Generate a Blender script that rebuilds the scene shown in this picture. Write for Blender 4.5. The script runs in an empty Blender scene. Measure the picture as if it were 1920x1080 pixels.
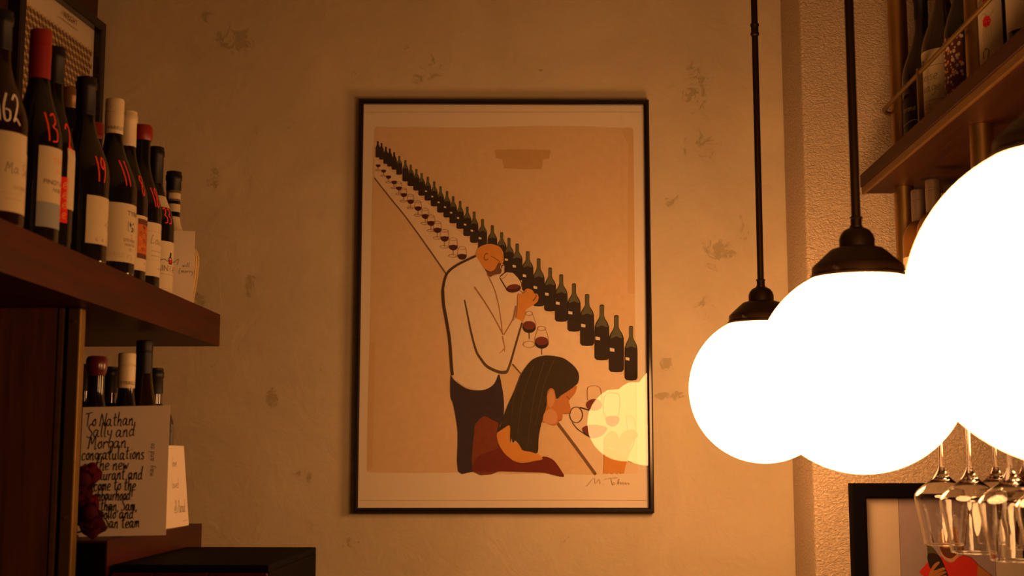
import bpy, bmesh, math, random
from mathutils import Vector, Matrix
from mathutils.geometry import tessellate_polygon
random.seed(7)
SC = bpy.context.scene
COL = SC.collection
PI = math.pi
R = math.radians
EYE = 1.5

# ------------------------------------------------------------------ camera, world, exposure
cam_d = bpy.data.cameras.new('camera')
cam = bpy.data.objects.new('camera', cam_d)
COL.objects.link(cam)
cam.location = (0, 0, EYE)
cam.rotation_euler = (R(90 + 7.311), 0, R(1.5896))
cam_d.sensor_width = 36.0
cam_d.lens = 36.0 * 2502 / 1920
cam_d.clip_start = 0.02
cam_d.dof.use_dof = True
cam_d.dof.focus_distance = 3.25
cam_d.dof.aperture_fstop = 7.1
SC.camera = cam
world = bpy.data.worlds.new('room_dusk')
SC.world = world
world.use_nodes = True
world.node_tree.nodes['Background'].inputs[0].default_value = (1.0, 0.45, 0.16, 1)
world.node_tree.nodes['Background'].inputs[1].default_value = 0.12
SC.view_settings.view_transform = 'Standard'
SC.view_settings.look = 'None'
SC.view_settings.exposure = 0.0
SC.view_settings.gamma = 1.0
SC.view_settings.use_curve_mapping = False
GLOW = (1.0, 0.438, 0.142)
GLOW_STRENGTH = 20.0

# ------------------------------------------------------------------ materials
MATS = {}
def nodes_of(name):
    m = bpy.data.materials.new(name)
    m.use_nodes = True
    nt = m.node_tree
    return m, nt, nt.nodes['Principled BSDF']
def plain(name, col, rough=0.5, metal=0.0, spec=0.5, coat=0.0, vary=0.0, scale=40.0):
    if name in MATS: return MATS[name]
    m, nt, b = nodes_of(name)
    b.inputs['Base Color'].default_value = (*col, 1)
    b.inputs['Roughness'].default_value = rough
    b.inputs['Metallic'].default_value = metal
    b.inputs['Specular IOR Level'].default_value = spec
    b.inputs['Coat Weight'].default_value = coat
    if vary > 0:
        tc = nt.nodes.new('ShaderNodeTexCoord')
        nz = nt.nodes.new('ShaderNodeTexNoise')
        nz.inputs['Scale'].default_value = scale
        nz.inputs['Detail'].default_value = 5
        nt.links.new(tc.outputs['Object'], nz.inputs['Vector'])
        mx = nt.nodes.new('ShaderNodeMix'); mx.data_type = 'RGBA'
        mx.inputs['A'].default_value = (*[c * (1 - vary) for c in col], 1)
        mx.inputs['B'].default_value = (*[min(1, c * (1 + vary)) for c in col], 1)
        nt.links.new(nz.outputs['Fac'], mx.inputs['Factor'])
        nt.links.new(mx.outputs['Result'], b.inputs['Base Color'])
    MATS[name] = m
    return m
def wood(name, dark, light, stretch=(6, 0.6, 6), rough=0.4, scale=6.0, spec=0.5):
    m, nt, b = nodes_of(name)
    tc = nt.nodes.new('ShaderNodeTexCoord')
    mp = nt.nodes.new('ShaderNodeMapping')
    mp.inputs['Scale'].default_value = stretch
    nz = nt.nodes.new('ShaderNodeTexNoise')
    nz.inputs['Scale'].default_value = scale
    nz.inputs['Detail'].default_value = 8
    nz.inputs['Roughness'].default_value = 0.65
    nz.inputs['Distortion'].default_value = 0.6
    rp = nt.nodes.new('ShaderNodeValToRGB')
    rp.color_ramp.elements[0].position = 0.32
    rp.color_ramp.elements[1].position = 0.70
    rp.color_ramp.elements[0].color = (*dark, 1)
    rp.color_ramp.elements[1].color = (*light, 1)
    nt.links.new(tc.outputs['Object'], mp.inputs['Vector'])
    nt.links.new(mp.outputs['Vector'], nz.inputs['Vector'])
    nt.links.new(nz.outputs['Fac'], rp.inputs['Fac'])
    nt.links.new(rp.outputs['Color'], b.inputs['Base Color'])
    b.inputs['Roughness'].default_value = rough
    b.inputs['Specular IOR Level'].default_value = spec
    bp = nt.nodes.new('ShaderNodeBump')
    bp.inputs['Strength'].default_value = 0.12
    bp.inputs['Distance'].default_value = 0.002
    nt.links.new(nz.outputs['Fac'], bp.inputs['Height'])
    nt.links.new(bp.outputs['Normal'], b.inputs['Normal'])
    MATS[name] = m
    return m
def pane_glass(name, refl=1.46):
    m = bpy.data.materials.new(name); m.use_nodes = True
    nt = m.node_tree; nt.nodes.clear()
    out = nt.nodes.new('ShaderNodeOutputMaterial')
    mx = nt.nodes.new('ShaderNodeMixShader')
    tr = nt.nodes.new('ShaderNodeBsdfTransparent')
    gl = nt.nodes.new('ShaderNodeBsdfGlossy'); gl.inputs['Roughness'].default_value = 0.0
    fr = nt.nodes.new('ShaderNodeFresnel'); fr.inputs['IOR'].default_value = refl
    ge = nt.nodes.new('ShaderNodeNewGeometry')          # same index on both faces of the thin pane
    io = nt.nodes.new('ShaderNodeMapRange'); io.inputs['To Min'].default_value = refl; io.inputs['To Max'].default_value = 1 / refl
    nt.links.new(ge.outputs['Backfacing'], io.inputs['Value'])
    nt.links.new(io.outputs[0], fr.inputs['IOR'])
    nt.links.new(fr.outputs[0], mx.inputs[0])
    nt.links.new(tr.outputs[0], mx.inputs[1])
    nt.links.new(gl.outputs[0], mx.inputs[2])
    nt.links.new(mx.outputs[0], out.inputs[0])
    MATS[name] = m
    return m
def stemware_glass(name):
    m, nt, b = nodes_of(name)
    b.inputs['Base Color'].default_value = (0.97, 0.97, 0.96, 1)
    b.inputs['Transmission Weight'].default_value = 1.0
    b.inputs['Roughness'].default_value = 0.0
    b.inputs['IOR'].default_value = 1.5
    MATS[name] = m
    return m
def globe_mat(name):
    m = bpy.data.materials.new(name); m.use_nodes = True
    nt = m.node_tree; nt.nodes.clear()
    out = nt.nodes.new('ShaderNodeOutputMaterial')
    em = nt.nodes.new('ShaderNodeEmission')
    em.inputs[0].default_value = (*GLOW, 1)
    em.inputs[1].default_value = GLOW_STRENGTH
    nt.links.new(em.outputs[0], out.inputs[0])
    MATS[name] = m
    return m
def limewash(name, base, patches):
    """smooth old limewash: cloudy tone, fine crackle, and worn spots where the top coat has flaked away"""
    m, nt, b = nodes_of(name)
    N, L = nt.nodes.new, nt.links.new
    tc = N('ShaderNodeTexCoord')
    def noise(scale, detail=6, rough=0.6, dist=0.0):
        n = N('ShaderNodeTexNoise')
        n.inputs['Scale'].default_value = scale; n.inputs['Detail'].default_value = detail
        n.inputs['Roughness'].default_value = rough; n.inputs['Distortion'].default_value = dist
        L(tc.outputs['Object'], n.inputs['Vector']); return n
    def math_(op, a, c, clamp=False):
        n = N('ShaderNodeMath'); n.operation = op; n.use_clamp = clamp
        for i, v in enumerate((a, c)):
            if isinstance(v, (int, float)): n.inputs[i].default_value = v
            else: L(v, n.inputs[i])
        return n.outputs[0]
    sep = N('ShaderNodeSeparateXYZ'); L(tc.outputs['Object'], sep.inputs[0])
    total = None
    for (x, z, rx, rz, amt) in patches:
        dx = math_('DIVIDE', math_('SUBTRACT', sep.outputs['X'], x), rx)
        dz = math_('DIVIDE', math_('SUBTRACT', sep.outputs['Z'], z), rz)
        d = math_('ADD', math_('MULTIPLY', dx, dx), math_('MULTIPLY', dz, dz))
        v = math_('MULTIPLY', math_('SUBTRACT', 1.0, d, True), amt)
        total = v if total is None else math_('MAXIMUM', total, v)
    flake = noise(26, 9, 0.72, 1.2)
    grad = math_('ADD', math_('MULTIPLY', total, 0.62), flake.outputs['Fac'])
    rp = N('ShaderNodeMapRange'); rp.inputs['From Min'].default_value = 0.74; rp.inputs['From Max'].default_value = 0.80
    L(grad, rp.inputs['Value'])
    mask = rp.outputs[0]
    cloud = noise(3.0, 9, 0.66, 0.9); fine = noise(60, 6, 0.6)
    c1 = N('ShaderNodeMix'); c1.data_type = 'RGBA'
    c1.inputs['A'].default_value = (*[c * 0.72 for c in base], 1); c1.inputs['B'].default_value = (*[min(1, c * 1.24) for c in base], 1)
    L(cloud.outputs['Fac'], c1.inputs['Factor'])
    c2 = N('ShaderNodeMix'); c2.data_type = 'RGBA'; c2.blend_type = 'MULTIPLY'; c2.inputs['Factor'].default_value = 0.16
    L(c1.outputs['Result'], c2.inputs['A']); L(fine.outputs['Color'], c2.inputs['B'])
    c3 = N('ShaderNodeMix'); c3.data_type = 'RGBA'
    c3.inputs['B'].default_value = (base[0] * 0.60, base[1] * 0.60, base[2] * 0.52, 1)
    L(math_('MULTIPLY', mask, 0.75), c3.inputs['Factor']); L(c2.outputs['Result'], c3.inputs['A'])
    L(c3.outputs['Result'], b.inputs['Base Color'])
    b.inputs['Roughness'].default_value = 0.85
    b.inputs['Specular IOR Level'].default_value = 0.2
    trowel = noise(11, 5, 0.55, 1.6)
    h = math_('ADD', math_('MULTIPLY', trowel.outputs['Fac'], 0.5), math_('MULTIPLY', fine.outputs['Fac'], 0.16))
    h = math_('SUBTRACT', h, math_('MULTIPLY', mask, 0.12))
    bp = N('ShaderNodeBump'); bp.inputs['Strength'].default_value = 0.5; bp.inputs['Distance'].default_value = 0.010
    L(h, bp.inputs['Height']); L(bp.outputs['Normal'], b.inputs['Normal'])
    MATS[name] = m
    return m
def roughcast(name, base):
    m, nt, b = nodes_of(name)
    N, L = nt.nodes.new, nt.links.new
    tc = N('ShaderNodeTexCoord')
    mp = N('ShaderNodeMapping'); mp.inputs['Rotation'].default_value = (0, R(28), 0); mp.inputs['Scale'].default_value = (1.0, 1.0, 1.6)
    L(tc.outputs['Object'], mp.inputs['Vector'])
    n1 = N('ShaderNodeTexNoise'); n1.inputs['Scale'].default_value = 125; n1.inputs['Detail'].default_value = 6; n1.inputs['Roughness'].default_value = 0.6; n1.inputs['Distortion'].default_value = 0.8
    n2 = N('ShaderNodeTexNoise'); n2.inputs['Scale'].default_value = 14; n2.inputs['Detail'].default_value = 4
    L(mp.outputs[0], n1.inputs['Vector']); L(mp.outputs[0], n2.inputs['Vector'])
    a = N('ShaderNodeMath'); a.operation = 'MULTIPLY_ADD'; a.inputs[1].default_value = 0.5
    L(n2.outputs['Fac'], a.inputs[0]); L(n1.outputs['Fac'], a.inputs[2])
    bp = N('ShaderNodeBump'); bp.inputs['Strength'].default_value = 1.0; bp.inputs['Distance'].default_value = 0.012
    L(a.outputs[0], bp.inputs['Height']); L(bp.outputs['Normal'], b.inputs['Normal'])
    mx = N('ShaderNodeMix'); mx.data_type = 'RGBA'
    mx.inputs['A'].default_value = (*[c * 0.82 for c in base], 1); mx.inputs['B'].default_value = (*[c * 1.14 for c in base], 1)
    L(n1.outputs['Fac'], mx.inputs['Factor']); L(mx.outputs['Result'], b.inputs['Base Color'])
    b.inputs['Roughness'].default_value = 0.9; b.inputs['Specular IOR Level'].default_value = 0.2
    MATS[name] = m
    return m

# ------------------------------------------------------------------ mesh helpers
class MB:
    def __init__(self): self.v = []; self.f = []; self.mi = []; self.sm = []
    def add(self, vs, fs, mi=0, smooth=False):
        o = len(self.v); self.v += [tuple(p) for p in vs]
        for f in fs: self.f.append(tuple(i + o for i in f)); self.mi.append(mi); self.sm.append(smooth)
        return self
    def box(self, x0, x1, y0, y1, z0, z1, mi=0, bev=0.0):
        if bev > 0:
            bm = bmesh.new(); bmesh.ops.create_cube(bm, size=1)
            for v in bm.verts: v.co = (x0 + (v.co.x + .5) * (x1 - x0), y0 + (v.co.y + .5) * (y1 - y0), z0 + (v.co.z + .5) * (z1 - z0))
            bmesh.ops.bevel(bm, geom=bm.edges[:], offset=bev, segments=2, affect='EDGES', profile=0.5)
            bm.verts.index_update(); self.add([v.co for v in bm.verts], [[v.index for v in f.verts] for f in bm.faces], mi); bm.free()
            return self
        return self.add([(x0,y0,z0),(x1,y0,z0),(x1,y1,z0),(x0,y1,z0),(x0,y0,z1),(x1,y0,z1),(x1,y1,z1),(x0,y1,z1)],
                        [(3,2,1,0),(4,5,6,7),(0,1,5,4),(1,2,6,5),(2,3,7,6),(3,0,4,7)], mi)
    def prism(self, pts, z0, z1, mi=0):
        n = len(pts)
        vs = [(x, y, z0) for x, y in pts] + [(x, y, z1) for x, y in pts]
        fs = [tuple(range(n))[::-1], tuple(range(n, 2 * n))] + [(i, (i + 1) % n, (i + 1) % n + n, i + n) for i in range(n)]
        return self.add(vs, fs, mi)
    def lathe(self, prof, seg=40, mi=0, smooth=True, cx=0, cy=0):
        """prof: (r, z) list; r == 0 closes to a point"""
        vs, fs, rings = [], [], []
        for r, z in prof:
            if r <= 1e-7: rings.append([len(vs)]); vs.append((cx, cy, z))
            else:
                rings.append(list(range(len(vs), len(vs) + seg)))
                vs += [(cx + r * math.cos(2 * PI * k / seg), cy + r * math.sin(2 * PI * k / seg), z) for k in range(seg)]
        for a, c in zip(rings, rings[1:]):
            for k in range(seg):
                k2 = (k + 1) % seg
                if len(a) == 1 and len(c) == 1: continue
                if len(a) == 1: fs.append((a[0], c[k2], c[k]))
                elif len(c) == 1: fs.append((a[k], a[k2], c[0]))
                else: fs.append((a[k], a[k2], c[k2], c[k]))
        return self.add(vs, fs, mi, smooth)
    def tube(self, path, r, seg=12, mi=0, cap=True):
        path = [Vector(p) for p in path]; rings = []; vs = []; fs = []
        up = Vector((0, 0, 1))
        for i, p in enumerate(path):
            t = (path[min(i + 1, len(path) - 1)] - path[max(i - 1, 0)]).normalized()
            a = t.cross(up)
            if a.length < 1e-4: a = t.cross(Vector((1, 0, 0)))
            a.normalize(); c = a.cross(t).normalized()
            rr = r[i] if isinstance(r, (list, tuple)) else r
            rings.append(len(vs))
            vs += [p + (a * math.cos(2 * PI * k / seg) + c * math.sin(2 * PI * k / seg)) * rr for k in range(seg)]
        for a, c in zip(rings, rings[1:]):
            fs += [(a + k, a + (k + 1) % seg, c + (k + 1) % seg, c + k) for k in range(seg)]
        if cap: fs += [tuple(range(rings[0], rings[0] + seg))[::-1], tuple(range(rings[-1], rings[-1] + seg))]
        return self.add(vs, fs, mi, True)
    def build(self, name, mats, parent=None, loc=None, outward=False):
        me = bpy.data.meshes.new(name)
        me.from_pydata(self.v, [], self.f)
        if outward:
            bm = bmesh.new(); bm.from_mesh(me); bmesh.ops.remove_doubles(bm, verts=bm.verts, dist=1e-6); bmesh.ops.recalc_face_normals(bm, faces=bm.faces); bm.to_mesh(me); bm.free()
            self.mi = [0] * len(me.polygons); self.sm = [True] * len(me.polygons)
        if not isinstance(mats, (list, tuple)): mats = [mats]
        for m in mats: me.materials.append(m)
        me.polygons.foreach_set('material_index', self.mi)
        me.polygons.foreach_set('use_smooth', self.sm)
        me.update()
        if any(self.sm): me.set_sharp_from_angle(angle=R(42))
        o = bpy.data.objects.new(name, me); COL.objects.link(o)
        if parent: o.parent = parent
        if loc: o.location = loc
        return o
def tag(o, label=None, cat=None, group=None, kind=None):
    if label: o['label'] = label
    if cat: o['category'] = cat
    if group: o['group'] = group
    if kind: o['kind'] = kind
    return o
def thing(name, label, cat, loc=(0, 0, 0), rz=0.0, group=None):
    o = bpy.data.objects.new(name, None); COL.objects.link(o)
    o.location = loc; o.rotation_euler = (0, 0, rz); o.empty_display_size = 0.05
    return tag(o, label, cat, group)
def struct(o): o['kind'] = 'structure'; return o

# ------------------------------------------------------------------ flat print: polygons, pen strokes and letters
def crom(pts, n=5, closed=False):
    if len(pts) < 3: return list(pts)
    out = []; N = len(pts)
    for i in range(N if closed else N - 1):
        g = lambda k: pts[k % N] if closed else pts[max(0, min(N - 1, k))]
        p0, p1, p2, p3 = g(i - 1), g(i), g(i + 1), g(i + 2)
        for k in range(n):
            t = k / n
            out.append(tuple(0.5 * (2 * p1[j] + (p2[j] - p0[j]) * t + (2 * p0[j] - 5 * p1[j] + 4 * p2[j] - p3[j]) * t * t + (3 * p1[j] - p0[j] - 3 * p2[j] + p3[j]) * t ** 3) for j in range(2)))
    if not closed: out.append(tuple(pts[-1]))
    return out
def ribbon(pts, w0, w1=None):
    """flat pen stroke; returns verts, faces"""
    w1 = w0 if w1 is None else w1
    clean = [pts[0]]
    for p in pts[1:]:
        if math.hypot(p[0] - clean[-1][0], p[1] - clean[-1][1]) > 1e-9: clean.append(p)
    pts = clean
    if len(pts) < 2: return [], []
    vs, fs = [], []
    for i, p in enumerate(pts):
        a = pts[max(0, i - 1)]; c = pts[min(len(pts) - 1, i + 1)]
        dx, dy = c[0] - a[0], c[1] - a[1]; l = math.hypot(dx, dy) or 1
        w = (w0 + (w1 - w0) * i / (len(pts) - 1)) / 2
        vs += [(p[0] - dy / l * w, p[1] + dx / l * w), (p[0] + dy / l * w, p[1] - dx / l * w)]
    fs = [(2 * i, 2 * i + 1, 2 * i + 3, 2 * i + 2) for i in range(len(pts) - 1)]
    return vs, fs
_tc = {}
def text_mesh(s, size):
    if (s) not in _tc:
        cu = bpy.data.curves.new('lettering', 'FONT'); cu.body = s; cu.size = 1.0; cu.align_x = 'CENTER'; cu.resolution_u = 3
        ob = bpy.data.objects.new('lettering', cu)
        me = bpy.data.meshes.new_from_object(ob)
        _tc[s] = ([(v.co.x, v.co.y) for v in me.vertices], [tuple(p.vertices) for p in me.polygons])
        bpy.data.objects.remove(ob); bpy.data.curves.remove(cu); bpy.data.meshes.remove(me)
    vs, fs = _tc[s]
    return [(x * size, y * size) for x, y in vs], fs
# single-line handwriting, unit: ascender 1, x-height .5
HAND = {
'a': [[(.40,.42),(.22,.52),(.04,.30),(.12,.02),(.32,.14),(.42,.48)],[(.42,.50),(.40,.12),(.50,.0),(.6,.08)]],
'b': [[(.08,1.0),(.05,.5),(.06,.03)],[(.06,.3),(.25,.5),(.42,.32),(.30,.02),(.06,.06)]],
'c': [[(.42,.42),(.25,.52),(.05,.28),(.18,.0),(.45,.1)]],
'd': [[(.40,.42),(.22,.50),(.04,.26),(.14,.0),(.36,.14)],[(.46,1.05),(.42,.5),(.42,.1),(.56,.02)]],
'e': [[(.06,.22),(.30,.28),(.40,.42),(.24,.52),(.05,.30),(.15,.02),(.45,.06)]],
'f': [[(.46,.95),(.30,1.02),(.22,.6),(.18,-.35)],[(.02,.46),(.42,.52)]],
'g': [[(.40,.44),(.20,.5),(.05,.28),(.18,.06),(.38,.2)],[(.42,.5),(.40,-.2),(.20,-.42),(.04,-.26)]],
'h': [[(.10,1.05),(.06,.5),(.05,0)],[(.06,.26),(.28,.52),(.38,.3),(.36,.0),(.48,.03)]],
'i': [[(.12,.5),(.10,.1),(.22,.0)],[(.15,.72),(.17,.76)]],
'k': [[(.08,1.0),(.05,0)],[(.36,.5),(.08,.24),(.40,0)]],
'l': [[(.12,1.05),(.08,.4),(.12,.04),(.24,.04)]],
'm': [[(.05,.5),(.05,0)],[(.05,.3),(.22,.52),(.28,.0)],[(.28,.3),(.46,.52),(.52,.06),(.62,.02)]],
'n': [[(.06,.5),(.05,0)],[(.05,.28),(.28,.54),(.36,.26),(.36,.02),(.48,.06)]],
'o': [[(.24,.5),(.05,.26),(.20,.0),(.40,.2),(.26,.5),(.42,.44)]],
'p': [[(.08,.5),(.05,-.42)],[(.06,.34),(.28,.54),(.42,.3),(.24,.02),(.06,.1)]],
'r': [[(.06,.5),(.06,0)],[(.06,.28),(.22,.5),(.38,.46)]],
's': [[(.36,.46),(.16,.5),(.10,.34),(.34,.18),(.24,.0),(.02,.06)]],
't': [[(.20,.92),(.16,.3),(.22,.02),(.36,.06)],[(.0,.56),(.42,.62)]],
'u': [[(.05,.5),(.06,.12),(.22,.02),(.38,.2)],[(.40,.5),(.40,.08),(.54,.03)]],
'v': [[(.04,.5),(.18,.02),(.38,.5)]],
'w': [[(.04,.5),(.12,.02),(.28,.36),(.36,.02),(.56,.5)]],
'y': [[(.06,.5),(.10,.18),(.30,.16)],[(.42,.5),(.36,-.1),(.18,-.44),(.02,-.3)]],
'z': [[(.05,.48),(.40,.5),(.06,.02),(.44,.02)]],
'T': [[(.0,.92),(.30,.96),(.72,1.02)],[(.34,.96),(.30,.5),(.30,0)]],
'N': [[(.0,.0),(.10,.95)],[(.10,.95),(.34,.4),(.50,.05)],[(.50,.02),(.62,1.0)]],
'S': [[(.52,.88),(.30,1.0),(.10,.76),(.30,.52),(.48,.28),(.26,.0),(.0,.1)]],
'M': [[(.0,.0),(.12,.92),(.30,.36),(.54,.96),(.60,.02),(.72,.06)]],
'A': [[(.0,.0),(.24,.96),(.46,.0)],[(.08,.36),(.5,.4)]],
'P': [[(.10,.0),(.12,.96)],[(.04,.86),(.40,.98),(.46,.62),(.12,.5)]],
'L': [[(.30,1.0),(.14,.6),(.10,.06),(.30,.06),(.56,.14)]],
',': [[(.12,.06),(.04,-.18)]], '!': [[(.12,.95),(.10,.25)],[(.10,.05),(.11,.02)]], '.': [[(.08,.02),(.10,.05)]],
'1': [[(.06,1.0),(.14,.5),(.18,.0)]],
'2': [[(.04,.78),(.26,1.0),(.42,.74),(.08,.04),(.22,.14),(.50,-.06)]],
'3': [[(.02,.9),(.30,1.0),(.36,.7),(.14,.52),(.42,.4),(.40,.06),(.06,.0)]],
'6': [[(.30,1.0),(.06,.5),(.10,.06),(.36,.06),(.40,.36),(.14,.42)]],
'8': [[(.32,.52),(.06,.78),(.26,1.0),(.42,.8),(.10,.3),(.22,.0),(.44,.24),(.30,.54)]],
'9': [[(.40,.82),(.20,1.0),(.04,.72),(.22,.52),(.42,.86),(.38,.3),(.30,.0)]],
' ': []}
def hand(s, x, y, size, pen, sx=1.0, slant=0.08, gap=0.08, jitter=0.0):
    """returns list of (verts, faces) for a handwritten line that starts at x, y"""
    out = []; cx = x
    for ch in s:
        st = HAND.get(ch, [])
        if not st: cx += size * 0.34 * sx; continue
        w = max(p[0] for q in st for p in q)
        jy = random.uniform(-jitter, jitter) * size
        for q in st:
            pts = [(cx + (px + slant * py) * size * sx, y + py * size + jy) for px, py in q]
            out.append(ribbon(crom(pts, 4), pen, pen * 0.75))
        cx += (w + gap) * size * sx
    return out
class Print:
    """flat print laid on a surface: fn(u, v, lift) -> local point; later items lie a hair above earlier ones"""
    def __init__(self, fn, lift=0.00025, step=0.00001): self.fn = fn; self.l = lift; self.step = step; self.b = MB(); self.slots = []
    def slot(self, m):
        if m not in self.slots: self.slots.append(m)
        return self.slots.index(m)
    def put(self, vs, fs, m):
        if not vs: return
        self.b.add([self.fn(u, v, self.l) for u, v in vs], fs, self.slot(m)); self.l += self.step
    def poly(self, pts, m):
        tri = tessellate_polygon([[Vector((x, y, 0)) for x, y in pts]])
        self.put(pts, [tuple(t) for t in tri], m)
    def rect(self, x0, x1, y0, y1, m, n=1):
        vs = []; 
        for i in range(n + 1): x = x0 + (x1 - x0) * i / n; vs += [(x, y0), (x, y1)]
        self.put(vs, [(2 * i, 2 * i + 2, 2 * i + 3, 2 * i + 1) for i in range(n)], m)
    def stroke(self, pts, w, m, w1=None, smooth=True): self.put(*ribbon(crom(pts) if smooth else pts, w, w1), m)
    def text(self, s, x, y, size, m, rot=0.0, sx=1.0):
        vs, fs = text_mesh(s, size); c, n = math.cos(rot), math.sin(rot)
        self.put([(x + (a * sx) * c - b * n, y + (a * sx) * n + b * c) for a, b in vs], fs, m)
    def hand(self, s, x, y, size, pen, m, **k):
        l0 = self.l
        for vs, fs in hand(s, x, y, size, pen, **k): self.put(vs, fs, m)
    def build(self, name, parent):
        o = self.b.build(name, [MATS[m] for m in self.slots], parent); return o

PATCHES = [(-0.659, 2.557, 0.079, 0.059, 0.5), (-0.736, 2.62, 0.04, 0.029, 0.45), (-0.171, 2.482, 0.073, 0.059, 0.4), (-0.219, 2.538, 0.033, 0.026, 0.35), (0.514, 2.443, 0.059, 0.119, 0.4), (0.531, 2.284, 0.079, 0.066, 0.38), (0.455, 2.133, 0.046, 0.059, 0.36), (0.56, 2.018, 0.079, 0.079, 0.42), (0.524, 1.87, 0.053, 0.066, 0.34), (0.422, 1.724, 0.04, 0.053, 0.42), (0.434, 1.655, 0.059, 0.02, 0.5), (-0.707, 2.198, 0.037, 0.059, 0.48), (-0.61, 1.935, 0.032, 0.053, 0.45), (-0.547, 1.651, 0.034, 0.042, 0.5), (-0.513, 2.339, 0.033, 0.04, 0.34), (-0.427, 1.71, 0.04, 0.053, 0.3), (-0.368, 1.296, 0.059, 0.026, 0.36), (0.175, 1.308, 0.059, 0.029, 0.36), (0.127, 2.486, 0.029, 0.029, 0.4), (-0.475, 1.463, 0.066, 0.029, 0.38), (-0.734, 1.888, 0.037, 0.029, 0.45), (-0.36, 2.481, 0.029, 0.026, 0.36), (0.621, 2.086, 0.053, 0.079, 0.34), (-0.6, 2.328, 0.04, 0.04, 0.3), (-0.265, 1.334, 0.053, 0.021, 0.34), (-0.663, 1.71, 0.053, 0.092, 0.3)]
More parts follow.
